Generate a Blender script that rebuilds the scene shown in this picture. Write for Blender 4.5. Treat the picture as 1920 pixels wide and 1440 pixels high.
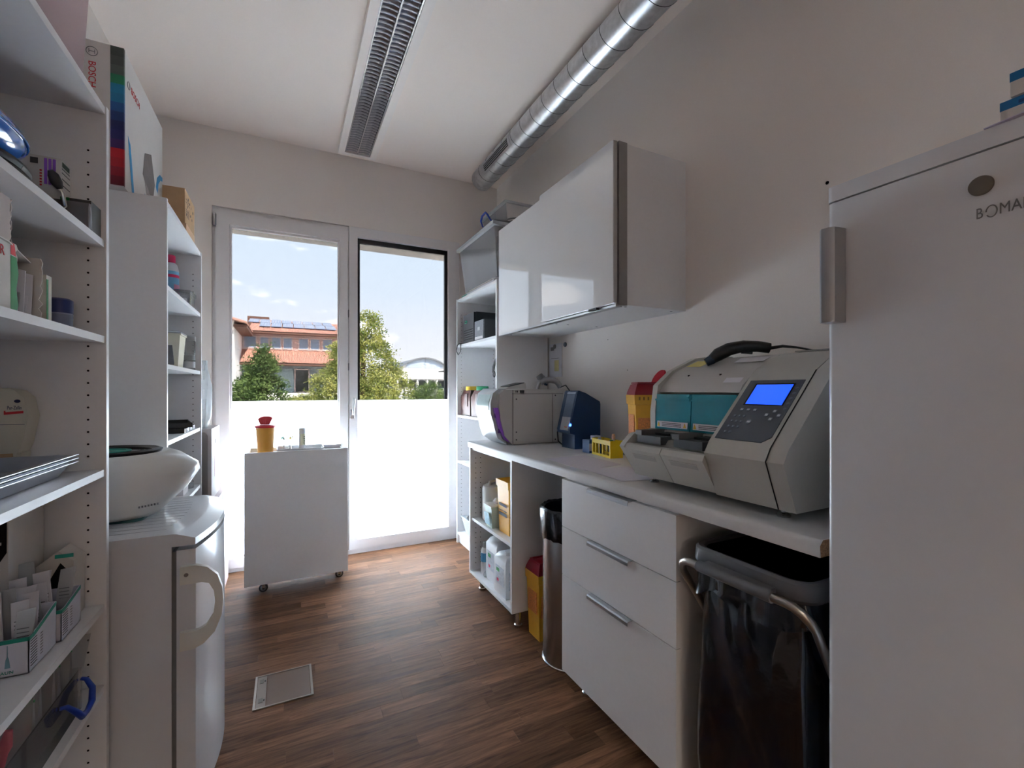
import bpy, bmesh, math, random
from mathutils import Matrix, Vector, noise
random.seed(7)
for o in list(bpy.data.objects): bpy.data.objects.remove(o)
sc = bpy.context.scene
C = sc.collection
PI = math.pi

# ------------------------------------------------------------------ camera, exposure
cd = bpy.data.cameras.new('camera'); cam = bpy.data.objects.new('camera', cd); C.objects.link(cam)
cam.location = (0, 0, 1.27); cam.rotation_euler = (PI/2, 0, -math.radians(26.4))
cd.sensor_fit = 'HORIZONTAL'; cd.sensor_width = 36.0; cd.lens = 847/1920*36.0
cd.shift_y = 11/1920; cd.clip_start = 0.02; cd.clip_end = 600
sc.camera = cam
sc.view_settings.view_transform = 'Standard'; sc.view_settings.look = 'None'
sc.view_settings.gamma = 1.0; sc.view_settings.use_curve_mapping = False
sc.view_settings.exposure = 0.98
sc.cycles.transparent_max_bounces = 32

# ------------------------------------------------------------------ world: summer sky with small clouds
SKY = 22.0
w = bpy.data.worlds.new('sky'); sc.world = w; w.use_nodes = True
N = w.node_tree.nodes; Lk = w.node_tree.links; N.clear()
def nn(tree, typ, **kw):
    n = tree.nodes.new(typ)
    for k, v in kw.items(): setattr(n, k, v)
    return n
tc = nn(w.node_tree, 'ShaderNodeTexCoord'); sx = nn(w.node_tree, 'ShaderNodeSeparateXYZ')
Lk.new(tc.outputs['Generated'], sx.inputs[0])
rp = nn(w.node_tree, 'ShaderNodeValToRGB'); Lk.new(sx.outputs['Z'], rp.inputs[0])
e = rp.color_ramp.elements
e[0].position = 0.0; e[0].color = (0.90, 0.95, 1.0, 1)
e[1].position = 1.0; e[1].color = (0.36, 0.58, 0.95, 1)
k = e.new(0.12); k.color = (0.80, 0.88, 1.0, 1)
k = e.new(0.20); k.color = (0.70, 0.83, 1.0, 1)
k = e.new(0.38); k.color = (0.62, 0.79, 0.98, 1)
mp = nn(w.node_tree, 'ShaderNodeMapping'); mp.inputs['Scale'].default_value = (1, 1, 2.6); mp.inputs['Location'].default_value = (3.1, 1.7, .4)
Lk.new(tc.outputs['Generated'], mp.inputs[0])
nz = nn(w.node_tree, 'ShaderNodeTexNoise'); nz.inputs['Scale'].default_value = 5.0; nz.inputs['Detail'].default_value = 7; nz.inputs['Roughness'].default_value = .55
Lk.new(mp.outputs[0], nz.inputs['Vector'])
cr = nn(w.node_tree, 'ShaderNodeValToRGB'); Lk.new(nz.outputs[0], cr.inputs[0])
cr.color_ramp.elements[0].position = .60; cr.color_ramp.elements[1].position = .70
# one fair-weather cumulus in the north-west part of the sky
dv = nn(w.node_tree, 'ShaderNodeVectorMath', operation='DISTANCE'); dv.inputs[1].default_value = (-.515*2.0, .832*2.0, .205*4.4)
mp2 = nn(w.node_tree, 'ShaderNodeMapping'); mp2.inputs['Scale'].default_value = (2.0, 2.0, 4.4); Lk.new(tc.outputs['Generated'], mp2.inputs[0])
Lk.new(mp2.outputs[0], dv.inputs[0])
nz2 = nn(w.node_tree, 'ShaderNodeTexNoise'); nz2.inputs['Scale'].default_value = 22; nz2.inputs['Detail'].default_value = 5; Lk.new(tc.outputs['Generated'], nz2.inputs['Vector'])
ma = nn(w.node_tree, 'ShaderNodeMath', operation='MULTIPLY_ADD'); ma.inputs[1].default_value = .12; Lk.new(nz2.outputs[0], ma.inputs[0]); Lk.new(dv.outputs['Value'], ma.inputs[2])
mr = nn(w.node_tree, 'ShaderNodeMapRange'); mr.inputs['From Min'].default_value = .185; mr.inputs['From Max'].default_value = .15
Lk.new(ma.outputs[0], mr.inputs[0])
mx = nn(w.node_tree, 'ShaderNodeMath', operation='MAXIMUM'); Lk.new(cr.outputs[0], mx.inputs[0]); Lk.new(mr.outputs[0], mx.inputs[1])
mix = nn(w.node_tree, 'ShaderNodeMixRGB'); mix.inputs[2].default_value = (1.26, 1.33, 1.42, 1)
Lk.new(mx.outputs[0], mix.inputs[0]); Lk.new(rp.outputs[0], mix.inputs[1])
bg = nn(w.node_tree, 'ShaderNodeBackground'); bg.inputs['Strength'].default_value = SKY
Lk.new(mix.outputs[0], bg.inputs[0]); wo = nn(w.node_tree, 'ShaderNodeOutputWorld'); Lk.new(bg.outputs[0], wo.inputs[0])

# ------------------------------------------------------------------ sun (behind this building, lights the facades opposite)
sd = bpy.data.lights.new('sun', 'SUN'); sd.energy = 115.0; sd.angle = .01; sd.color = (1, .96, .9)
so = bpy.data.objects.new('sun', sd); C.objects.link(so); so.rotation_euler = (math.radians(42), 0, math.radians(24)); so.location = (0, -10, 20)

# ------------------------------------------------------------------ materials
def lin(c):
    return tuple((v/255/12.92 if v/255 <= .04045 else ((v/255+.055)/1.055)**2.4) for v in c)
MC = {}
def mat(name, col=(200, 200, 200), rough=.5, metal=0.0, var=.04, bump=0.0, scale=30, alpha=1.0, trans=0.0, ior=1.5, emit=0.0, coat=0.0, aniso=None):
    if name in MC: return MC[name]
    m = bpy.data.materials.new(name); m.use_nodes = True; t = m.node_tree; b = t.nodes['Principled BSDF']
    c = lin(col)
    b.inputs['Roughness'].default_value = rough; b.inputs['Metallic'].default_value = metal
    b.inputs['IOR'].default_value = ior
    if coat: b.inputs['Coat Weight'].default_value = coat; b.inputs['Coat Roughness'].default_value = .03
    if trans: b.inputs['Transmission Weight'].default_value = trans
    b.inputs['Alpha'].default_value = alpha
    t2 = t.nodes.new('ShaderNodeTexCoord'); n = t.nodes.new('ShaderNodeTexNoise'); n.inputs['Scale'].default_value = scale; n.inputs['Detail'].default_value = 3
    if aniso:
        mpn = t.nodes.new('ShaderNodeMapping'); mpn.inputs['Scale'].default_value = aniso
        t.links.new(t2.outputs['Object'], mpn.inputs[0]); t.links.new(mpn.outputs[0], n.inputs['Vector'])
    else: t.links.new(t2.outputs['Object'], n.inputs['Vector'])
    r = t.nodes.new('ShaderNodeValToRGB'); t.links.new(n.outputs[0], r.inputs[0])
    r.color_ramp.elements[0].position = .3; r.color_ramp.elements[1].position = .7
    r.color_ramp.elements[0].color = tuple(v*(1-var) for v in c)+(1,); r.color_ramp.elements[1].color = tuple(min(1, v*(1+var)) for v in c)+(1,)
    t.links.new(r.outputs[0], b.inputs['Base Color'])
    if bump:
        bn = t.nodes.new('ShaderNodeBump'); bn.inputs['Strength'].default_value = bump; bn.inputs['Distance'].default_value = .002
        t.links.new(n.outputs[0], bn.inputs['Height']); t.links.new(bn.outputs[0], b.inputs['Normal'])
    if emit:
        b.inputs['Emission Strength'].default_value = emit; t.links.new(r.outputs[0], b.inputs['Emission Color'])
    MC[name] = m; return m
def thin(name, col, fac, rough=.05, ior=1.45, dif=0.0):
    """thin clear sheet: transparent + fresnel gloss (+ a share of milky diffuse)"""
    if name in MC: return MC[name]
    m = bpy.data.materials.new(name); m.use_nodes = True; t = m.node_tree; t.nodes.clear()
    o = t.nodes.new('ShaderNodeOutputMaterial'); tr = t.nodes.new('ShaderNodeBsdfTransparent'); gl = t.nodes.new('ShaderNodeBsdfGlossy')
    tcn = t.nodes.new('ShaderNodeTexCoord'); n = t.nodes.new('ShaderNodeTexNoise'); n.inputs['Scale'].default_value = 25; t.links.new(tcn.outputs['Object'], n.inputs[0])
    r = t.nodes.new('ShaderNodeValToRGB'); t.links.new(n.outputs[0], r.inputs[0])
    c = lin(col); r.color_ramp.elements[0].color = tuple(v*.97 for v in c)+(1,); r.color_ramp.elements[1].color = c+(1,)
    t.links.new(r.outputs[0], tr.inputs[0]); gl.inputs['Roughness'].default_value = rough
    fr = t.nodes.new('ShaderNodeFresnel'); fr.inputs[0].default_value = ior
    mi = t.nodes.new('ShaderNodeMixShader'); t.links.new(fr.outputs[0], mi.inputs[0]); t.links.new(tr.outputs[0], mi.inputs[1]); t.links.new(gl.outputs[0], mi.inputs[2])
    out = mi
    if dif:
        d = t.nodes.new('ShaderNodeBsdfDiffuse'); tl = t.nodes.new('ShaderNodeBsdfTranslucent'); a = t.nodes.new('ShaderNodeMixShader'); a.inputs[0].default_value = .45
        t.links.new(r.outputs[0], d.inputs[0]); t.links.new(r.outputs[0], tl.inputs[0]); t.links.new(d.outputs[0], a.inputs[1]); t.links.new(tl.outputs[0], a.inputs[2])
        m2 = t.nodes.new('ShaderNodeMixShader'); m2.inputs[0].default_value = dif
        t.links.new(mi.outputs[0], m2.inputs[1]); t.links.new(a.outputs[0], m2.inputs[2]); out = m2
    t.links.new(out.outputs[0], o.inputs[0]); MC[name] = m; return m

WALL = mat('wall_paint', (241, 233, 227), .8, var=.012, bump=.12, scale=260)
CEIL = mat('ceiling_paint', (243, 230, 221), .85, var=.012, bump=.08, scale=220)
LAM = mat('white_laminate', (238, 238, 240), .38, var=.01, scale=60)
EDGE = mat('white_edge_band', (240, 240, 243), .3, var=.01)
FRAME = mat('white_window_lacquer', (236, 232, 232), .35, var=.01)
GLOSSW = mat('white_high_gloss', (226, 224, 224), .004, var=.005, ior=3.0, scale=8)
ALU = mat('brushed_aluminium', (190, 192, 196), .32, 1.0, var=.05, aniso=(4, 120, 120))
CHROME = mat('chrome_steel', (205, 207, 210), .16, 1.0, var=.03)
ZINC = mat('galvanised_steel', (198, 199, 202), .36, 1.0, var=.12, scale=34, bump=.05)
STEEL = mat('stainless_steel', (172, 172, 174), .26, 1.0, var=.06, aniso=(80, 80, 3))
BLACK = mat('black_plastic', (24, 24, 26), .4, var=.08)
DARK = mat('dark_hole', (12, 12, 13), .9, var=.05)
DGREY = mat('dark_grey_plastic', (62, 63, 67), .5, var=.05)
MGREY = mat('mid_grey_plastic', (120, 121, 124), .45, var=.04)
APPL = mat('white_enamel', (222, 223, 228), .22, var=.008, scale=50, coat=.3)
APPLI = mat('cream_plastic', (226, 224, 217), .4, var=.02)
PAPER = mat('white_paper', (228, 226, 232), .8, var=.03)
CARD = mat('brown_cardboard', (196, 160, 122), .85, var=.06, scale=18, bump=.15)
GLASS = thin('window_glass', (250, 252, 252), 0, rough=.0, ior=1.25)
DIMPANE = thin('dimmed_view_glass', (112, 111, 110), 0, rough=.0, ior=1.25)  # grey tint added to dim the overbright outdoors behind the upper panes
CLEAR = thin('clear_plastic', (250, 251, 252), 0, rough=.08, ior=1.35, dif=.16)
TUBM = thin('tub_plastic', (252, 252, 253), 0, rough=.1, ior=1.4, dif=.20)
CRYST = thin('crystal_plastic', (252, 252, 253), 0, rough=.05, ior=1.3, dif=.05)
MILKY = thin('milky_plastic', (232, 234, 236), 0, rough=.2, ior=1.4, dif=.62)
RED = mat('red_plastic', (196, 24, 44), .35, var=.05)
YEL = mat('yellow_plastic', (232, 172, 44), .4, var=.04)
TEAL = mat('teal_print', (26, 146, 130), .5)
PURP = mat('purple_plastic', (156, 92, 214), .35, var=.08)
NAVY = mat('navy_plastic', (26, 58, 96), .42, var=.05)
BLUE = mat('royal_blue_plastic', (24, 62, 168), .35, var=.05)
INK = mat('dark_print', (60, 60, 66), .7)
REDINK = mat('red_print', (206, 36, 44), .6)
GREEN = mat('green_print', (20, 128, 66), .6)

def wood():
    m = bpy.data.materials.new('oak_parquet'); m.use_nodes = True; t = m.node_tree; b = t.nodes['Principled BSDF']
    tcn = t.nodes.new('ShaderNodeTexCoord'); oi = t.nodes.new('ShaderNodeObjectInfo')
    ml = t.nodes.new('ShaderNodeVectorMath'); ml.operation = 'SCALE'; ml.inputs[3].default_value = 37.0
    cmb = t.nodes.new('ShaderNodeCombineXYZ')
    for i in range(3): t.links.new(oi.outputs['Random'], cmb.inputs[i])
    t.links.new(cmb.outputs[0], ml.inputs[0])
    ad = t.nodes.new('ShaderNodeVectorMath'); t.links.new(tcn.outputs['Object'], ad.inputs[0]); t.links.new(ml.outputs[0], ad.inputs[1])
    mpn = t.nodes.new('ShaderNodeMapping'); mpn.inputs['Scale'].default_value = (2.2, 26, 26); t.links.new(ad.outputs[0], mpn.inputs[0])
    n = t.nodes.new('ShaderNodeTexNoise'); n.inputs['Scale'].default_value = 2.4; n.inputs['Detail'].default_value = 7; n.inputs['Roughness'].default_value = .62; n.inputs['Distortion'].default_value = .9
    t.links.new(mpn.outputs[0], n.inputs['Vector'])
    r = t.nodes.new('ShaderNodeValToRGB'); t.links.new(n.outputs[0], r.inputs[0])
    r.color_ramp.elements[0].position = .30; r.color_ramp.elements[0].color = lin((66, 44, 33))+(1,)
    r.color_ramp.elements[1].position = .66; r.color_ramp.elements[1].color = lin((122, 88, 66))+(1,)
    k = r.color_ramp.elements.new(.46); k.color = lin((98, 69, 51))+(1,)
    hs = t.nodes.new('ShaderNodeHueSaturation'); t.links.new(r.outputs[0], hs.inputs['Color'])
    mrn = t.nodes.new('ShaderNodeMapRange'); mrn.inputs['To Min'].default_value = .66; mrn.inputs['To Max'].default_value = 1.38
    t.links.new(oi.outputs['Random'], mrn.inputs[0]); t.links.new(mrn.outputs[0], hs.inputs['Value'])
    t.links.new(hs.outputs[0], b.inputs['Base Color'])
    rr = t.nodes.new('ShaderNodeMapRange'); rr.inputs['To Min'].default_value = .44; rr.inputs['To Max'].default_value = .62; b.inputs['Specular IOR Level'].default_value = .055; t.links.new(n.outputs[0], rr.inputs[0]); t.links.new(rr.outputs[0], b.inputs['Roughness'])
    bn = t.nodes.new('ShaderNodeBump'); bn.inputs['Strength'].default_value = .25; bn.inputs['Distance'].default_value = .002; t.links.new(n.outputs[0], bn.inputs['Height']); t.links.new(bn.outputs[0], b.inputs['Normal'])
    return m
WOOD = wood()
def frosted():
    m = bpy.data.materials.new('frosted_film'); m.use_nodes = True; t = m.node_tree; t.nodes.clear()
    o = t.nodes.new('ShaderNodeOutputMaterial'); tl = t.nodes.new('ShaderNodeBsdfTranslucent'); df = t.nodes.new('ShaderNodeBsdfDiffuse')
    tcn = t.nodes.new('ShaderNodeTexCoord'); n = t.nodes.new('ShaderNodeTexNoise'); n.inputs['Scale'].default_value = 400; t.links.new(tcn.outputs['Object'], n.inputs[0])
    r = t.nodes.new('ShaderNodeValToRGB'); r.color_ramp.elements[0].color = (.95, .91, .87, 1); r.color_ramp.elements[1].color = (.98, .94, .90, 1); t.links.new(n.outputs[0], r.inputs[0])
    t.links.new(r.outputs[0], tl.inputs[0]); t.links.new(r.outputs[0], df.inputs[0])
    mi = t.nodes.new('ShaderNodeMixShader'); mi.inputs[0].default_value = .06; t.links.new(tl.outputs[0], mi.inputs[1]); t.links.new(df.outputs[0], mi.inputs[2]); t.links.new(mi.outputs[0], o.inputs[0])
    return m
FILM = frosted()

# ------------------------------------------------------------------ mesh builder
class B:
    def __init__(s): s.bm = bmesh.new()
    def poly(s, rings, closed=True, cap=True):
        vs = [[s.bm.verts.new(p) for p in r] for r in rings]; n = len(vs[0])
        for a, b in zip(vs, vs[1:]):
            for i in range(n if closed else n-1):
                j = (i+1) % n
                try: s.bm.faces.new((a[i], a[j], b[j], b[i]))
                except ValueError: pass
        if cap and closed and n > 2:
            s.bm.faces.new(vs[0][::-1]); s.bm.faces.new(vs[-1])
        return s
    def box(s, x0, x1, y0, y1, z0, z1):
        return s.poly([[(x0, y0, z), (x1, y0, z), (x1, y1, z), (x0, y1, z)] for z in (z0, z1)])
    def taper(s, c0, d0, z0, c1, d1, z1):
        f = lambda c, d, z: [(c[0]-d[0]/2, c[1]-d[1]/2, z), (c[0]+d[0]/2, c[1]-d[1]/2, z), (c[0]+d[0]/2, c[1]+d[1]/2, z), (c[0]-d[0]/2, c[1]+d[1]/2, z)]
        return s.poly([f(c0, d0, z0), f(c1, d1, z1)])
    def prism(s, pts, ax, a, b):
        def v(p, t): return {'x': (t, p[0], p[1]), 'y': (p[0], t, p[1]), 'z': (p[0], p[1], t)}[ax]
        return s.poly([[v(p, a) for p in pts], [v(p, b) for p in pts]])
    def lathe(s, prof, c=(0, 0, 0), n=32, cap=True):
        return s.poly([[(c[0]+r*math.cos(2*PI*i/n), c[1]+r*math.sin(2*PI*i/n), c[2]+z) for i in range(n)] for r, z in prof], cap=cap)
    def tube(s, path, r, n=10, cap=True):
        path = [Vector(p) for p in path]; rings = []; up = None
        for i, p in enumerate(path):
            t = (path[min(i+1, len(path)-1)]-path[max(i-1, 0)]).normalized()
            if up is None: up = Vector((0, 0, 1)) if abs(t.z) < .9 else Vector((1, 0, 0))
            a = t.cross(up).normalized(); b = a.cross(t).normalized(); up = b
            rr = r[i] if isinstance(r, (list, tuple)) else r
            rings.append([tuple(p+a*rr*math.cos(2*PI*k/n)+b*rr*math.sin(2*PI*k/n)) for k in range(n)])
        return s.poly(rings, cap=cap)
    def rr(s, x0, x1, y0, y1, z0, z1, rad, n=5, inset=0):
        def ring(z, ins):
            out = []
            for cx, cy, a0 in ((x1-rad, y1-rad, 0), (x0+rad, y1-rad, 90), (x0+rad, y0+rad, 180), (x1-rad, y0+rad, 270)):
                for i in range(n+1):
                    a = math.radians(a0+90*i/n); out.append((cx+(rad-ins)*math.cos(a), cy+(rad-ins)*math.sin(a), z))
            return out
        return s.poly([ring(z0, 0), ring(z1, inset)])
    def quad(s, *p): s.bm.faces.new([s.bm.verts.new(q) for q in p]); return s
    def bevel(s, w, seg=2, ang=35):
        es = [e for e in s.bm.edges if len(e.link_faces) == 2 and e.calc_face_angle(0) > math.radians(ang)]
        bmesh.ops.bevel(s.bm, geom=es, offset=w, segments=seg, affect='EDGES', clamp_overlap=True, profile=.5); return s
    def mesh(s, name, m, M=None, smooth=40):
        bmesh.ops.remove_doubles(s.bm, verts=s.bm.verts, dist=1e-6)
        bmesh.ops.recalc_face_normals(s.bm, faces=s.bm.faces)
        if M is not None: s.bm.transform(M)
        me = bpy.data.meshes.new(name); s.bm.to_mesh(me); s.bm.free()
        if m: me.materials.append(m)
        if smooth:
            me.polygons.foreach_set('use_smooth', [True]*len(me.polygons))
            me.set_sharp_from_angle(angle=math.radians(smooth))
        return me
WM = {}
def T(name, label, cat, loc=(0, 0, 0), rz=0, group=None, kind=None):
    o = bpy.data.objects.new(name, None); C.objects.link(o); o.empty_display_size = .05
    o.location = loc; o.rotation_euler = (0, 0, rz); o['label'] = label; o['category'] = cat
    if group: o['group'] = group
    if kind: o['kind'] = kind
    WM[o] = Matrix.Translation(loc) @ Matrix.Rotation(rz, 4, 'Z'); return o
def part(t, name, b, m, w=True, label=None, kind=None, smooth=40):
    """a part; b is given in world coordinates (w=True) or in the frame of the thing"""
    M = WM[t].inverted() if w else None
    o = bpy.data.objects.new(name, b.mesh(name, m, M, smooth)); C.objects.link(o); o.parent = t; WM[o] = WM[t]
    if label: o['label'] = label
    if kind: o['kind'] = kind
    return o
def inst(t, name, me, loc, rot=(0, 0, 0)):
    o = bpy.data.objects.new(name, me); C.objects.link(o); o.parent = t; o.location = loc; o.rotation_euler = rot
    WM[o] = WM[t]; return o
def one(name, label, cat, b, m, loc=(0, 0, 0), rz=0, group=None, kind=None, w=True, smooth=40):
    M = Matrix.Translation(loc) @ Matrix.Rotation(rz, 4, 'Z')
    o = bpy.data.objects.new(name, b.mesh(name, m, M.inverted() if w else None, smooth)); C.objects.link(o)
    o.location = loc; o.rotation_euler = (0, 0, rz); o['label'] = label; o['category'] = cat
    if group: o['group'] = group
    if kind: o['kind'] = kind
    WM[o] = M; return o
ORI = {'-x': Matrix(((0, 0, -1), (-1, 0, 0), (0, 1, 0))), '-y': Matrix(((1, 0, 0), (0, 0, -1), (0, 1, 0))), '+x': Matrix(((0, 0, 1), (1, 0, 0), (0, 1, 0))), '+z': Matrix.Identity(3)}
def text(t, s, size, m, loc, ori='-y', name='lettering', align='LEFT', extrude=.0003, spin=0, w=True, stretch=1.0, M3=None, kern=1.0):
    cu = bpy.data.curves.new('txt', 'FONT'); cu.body = s; cu.size = size; cu.extrude = extrude; cu.align_x = align; cu.align_y = 'CENTER'; cu.space_character = kern
    cu.resolution_u = 3
    to = bpy.data.objects.new('txt', cu); me = bpy.data.meshes.new_from_object(to); bpy.data.objects.remove(to); bpy.data.curves.remove(cu)
    R = (M3 or ORI[ori]).to_4x4() @ Matrix.Rotation(spin, 4, 'Z') @ Matrix.Diagonal((stretch, 1, 1, 1))
    me.transform(Matrix.Translation(loc) @ R)
    if w: me.transform(WM[t].inverted())
    me.name = name; me.materials.clear(); me.materials.append(m)
    o = bpy.data.objects.new(name, me); C.objects.link(o); o.parent = t; WM[o] = WM[t]; return o

FILL = 13.0  # strength of the added fill lamp
# ================================================================== THE ROOM
XL, XR, YB, YF, ZC = -.83, 1.676, 3.68, -1.3, 3.07
S = 'structure'
floor = one('floor', 'brown oak parquet floor of narrow strips', 'floor', B().box(XL-.35, XR+.35, -3.4, YB+.3, -.2, -.006), WOOD, (0, 0, -.006), kind=S)
one('ceiling', 'white painted ceiling', 'ceiling', B().box(XL-.2, XR+.2, YF-.2, YB+.3, ZC, ZC+.25), CEIL, (0, 1, ZC), kind=S)
one('wall_left', 'white painted wall behind the left shelves', 'wall', B().box(XL-.2, XL, YF, YB, 0, ZC), WALL, (XL, 1, 0), kind=S)
wr = one('wall_right', 'white painted wall behind the worktop and tall fridge', 'wall', B().box(XR, XR+.2, YF, YB, 0, ZC), WALL, (XR, 1, 0), kind=S)
wf = one('wall_front', 'white painted wall with a doorway opened for the fill light, opposite the window', 'wall', B().box(XL-.2, -.45, YF-.15, YF, 0, ZC).box(.95, XR+.2, YF-.15, YF, 0, ZC).box(-.45, .95, YF-.15, YF, 2.2, ZC), WALL, (0, YF, 0), kind=S)
one('wall_added_hallway', 'white walls of the unseen hallway added for the fill light', 'wall', B().box(XL-.2, XR+.2, -3.4, -3.25, 0, 2.8).box(XL-.35, XL-.2, -3.4, YF-.15, 0, 2.8).box(XR+.2, XR+.35, -3.4, YF-.15, 0, 2.8).box(XL-.35, XR+.35, -3.4, YF-.15, 2.8, 2.95), WALL, (0, -3.3, 0), kind=S)  # unseen hallway and doorway opening, added to let the fill light in
WX0, WX1, WZ = -.466, 1.322, 2.535
one('wall_back', 'white painted wall around the tall windows', 'wall', B().box(XL-.2, WX0, YB, YB+.3, 0, ZC).box(WX1, XR+.2, YB, YB+.3, 0, ZC).box(WX0, WX1, YB, YB+.3, WZ, ZC), WALL, (0, YB, 0), kind=S)
dr = T('door_1', 'white door frame of the doorway added for the fill light', 'door', (.25, YF, 0), kind=S)
part(dr, 'door_frame', B().box(-.45, -.41, YF-.16, YF+.012, 0, 2.2).box(.91, .95, YF-.16, YF+.012, 0, 2.2).box(-.41, .91, YF-.16, YF+.012, 2.16, 2.2).bevel(.004), FRAME)
# added fill lamp in an invented hallway, lifts surfaces facing the camera
hl = T('added_fill_lamp', 'added rectangular fill lamp in the unseen hallway beyond the doorway', 'lamp', (.25, -2.3, 2.8))
part(hl, 'housing', B().box(-.45, .95, -2.5, -2.1, 2.75, 2.799).bevel(.005), FRAME)
part(hl, 'diffuser', B().box(-.43, .93, -2.48, -2.12, 2.742, 2.75), mat('fill_lamp_diffuser', (255, 240, 224), .5, emit=FILL))
# drill holes left in the right wall
for (y, z, r) in ((.917, 1.988, .006), (1.944, 1.379, .003), (2.115, 1.563, .003)):
    part(wr, 'drill_hole', B().poly([[(XR-.0006, y+q*math.cos(a*PI/6), z+q*math.sin(a*PI/6)) for a in range(12)] for q in (r, r*.2)]), DARK)

# parquet strips, laid parallel to the window
PL = {}
def plank_mesh(L):
    if L not in PL:
        PL[L] = B().box(-L/2+.0004, L/2-.0004, -.0347, .0347, -.006, 0).bevel(.0007, 1).mesh('plank', WOOD)
    return PL[L]
LENS = [.42, .5, .58, .66, .78]
fz = floor.location.z
row = 0; y = YB-.035
while y > -.25:
    x = XL-random.uniform(0, .4)
    while x < XR:
        L = random.choice(LENS)
        x1 = x+L
        cx = (x+x1)/2
        if x1 > XL-.05: inst(floor, 'plank', plank_mesh(L), (cx, y, -fz))
        x = x1
    y -= .07

# ------------------------------------------------------------------ windows
def ringbox(b, x0, x1, z0, z1, X0, X1, Z0, Z1, y0, y1):
    b.box(x0, X0, y0, y1, z0, z1); b.box(X1, x1, y0, y1, z0, z1); b.box(X0, X1, y0, y1, Z1, z1); b.box(X0, X1, y0, y1, z0, Z0); return b
w1 = T('window_1', 'white glazed balcony door with frosted lower half, behind the white cart', 'window', (0, YB, 0), kind=S)
part(w1, 'frame', ringbox(B(), WX0, .43, 0, WZ, -.432, .41, .035, 2.503, 3.70, 3.79), FRAME)
part(w1, 'sash', ringbox(B(), -.441, .416, .028, 2.498, -.363, .356, .095, 2.417, 3.672, 3.75).bevel(.003), FRAME)
part(w1, 'glazing_bead', ringbox(B(), -.365, .358, .093, 2.419, -.352, .345, .107, 2.405, 3.70, 3.742).bevel(.002), FRAME)
part(w1, 'pane', B().box(-.355, .35, 3.735, 3.741, 1.1885, 2.41), DIMPANE); part(w1, 'frosted_pane', B().box(-.355, .35, 3.735, 3.741, .10, 1.1885), GLASS)
part(w1, 'frosted_film', B().quad((-.353, 3.7335, .105), (.347, 3.7335, .105), (.347, 3.7335, 1.189), (-.353, 3.7335, 1.189)), FILM)
h = part(w1, 'hinge', B().rr(-.458, -.438, 3.662, 3.70, 2.40, 2.475, .006), MGREY)
part(h, 'hinge_pin', B().lathe([(.006, 2.395), (.006, 2.48)], (-.448, 3.658, 0), 12), CHROME)
h = part(w1, 'handle', B().rr(.432, .462, 3.66, 3.672, 1.05, 1.12, .005).bevel(.002), ALU)
part(h, 'lever', B().tube([(.447, 3.672, 1.085), (.447, 3.638, 1.085), (.448, 3.628, 1.10), (.452, 3.624, 1.14), (.456, 3.624, 1.21)], [.009, .009, .009, .0085, .007], 12), ALU)
for z in (1.42, 1.83): part(w1, 'lock_plate', B().rr(.4165, .424, 3.668, 3.69, z, z+.055, .003), MGREY)
w2 = T('window_2', 'white fixed window with frosted lower half, beside the tall corner shelf', 'window', (.87, YB, 0), kind=S)
part(w2, 'frame', ringbox(B(), .424, WX1, .03, WZ, .487, 1.228, .105, 2.462, 3.684, 3.76).bevel(.003), FRAME)
part(w2, 'gasket', B().box(.487, .509, 3.722, 3.745, 1.189, 2.462).box(1.203, 1.228, 3.722, 3.745, 1.189, 2.462).box(.509, 1.203, 3.722, 3.745, 2.425, 2.462), BLACK)
part(w2, 'pane', B().box(.49, 1.225, 3.735, 3.741, 1.1885, 2.44), DIMPANE); part(w2, 'frosted_pane', B().box(.49, 1.225, 3.735, 3.741, .11, 1.1885), GLASS)
part(w2, 'frosted_film', B().quad((.489, 3.7335, .108), (1.226, 3.7335, .108), (1.226, 3.7335, 1.189), (.489, 3.7335, 1.189)), FILM)
one('trim_1', 'white threshold strip under the windows', 'threshold', B().box(WX0, WX1, 3.69, 3.97, -.004, .03).bevel(.003), FRAME, (.4, 3.8, 0), kind=S)
SOFF = mat('beige_soffit', (214, 202, 190), .7)
one('trim_2', 'beige blind box above the windows outside', 'blind box', B().box(WX0-.1, WX1+.1, 3.985, 4.16, 2.50, 2.72).bevel(.004), SOFF, (.4, 4.0, 2.5), kind=S)
CONC = mat('pale_concrete', (212, 208, 202), .85, var=.06, scale=8, bump=.2)
one('trim_3', 'pale concrete balcony slab outside the windows', 'balcony', B().box(-6, 7, 3.985, 5.6, -.28, -.03), CONC, (.4, 4.8, -.28), kind=S)

# ------------------------------------------------------------------ floor outlet box
fb = T('floor_outlet_cover', 'square metal outlet cover set in the parquet floor', 'outlet cover', (-.015, 2.168, 0))
FBM = mat('floor_box_metal', (150, 138, 128), .35, .6, var=.05)
part(fb, 'frame', ringbox(B(), -.125, .096, 0, 1, -.117, .088, 0, 1, 0, 1), FBM) if False else None
b = B()
for a in ((-.126, -.118, 2.053, 2.285), (.088, .097, 2.053, 2.285), (-.118, .088, 2.053, 2.060), (-.118, .088, 2.278, 2.285)): b.box(*a, 0, .004)
part(fb, 'frame', b, FBM)
part(fb, 'lid', B().box(-.079, .086, 2.062, 2.276, 0, .0025), mat('oak_lid', (96, 72, 56), .45, var=.12, aniso=(6, 60, 60)))
part(fb, 'hinge_strip', B().box(-.116, -.081, 2.062, 2.276, 0, .003), mat('grey_lid_strip', (124, 110, 100), .4, .3))
for yy in (2.09, 2.225):
    l = part(fb, 'latch', B().box(-.108, -.092, yy, yy+.028, .003, .0042), mat('grey_latch', (98, 88, 80), .4, .3))
    part(l, 'latch_button', B().box(-.090, -.085, yy+.01, yy+.018, .003, .005), BLACK)

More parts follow.
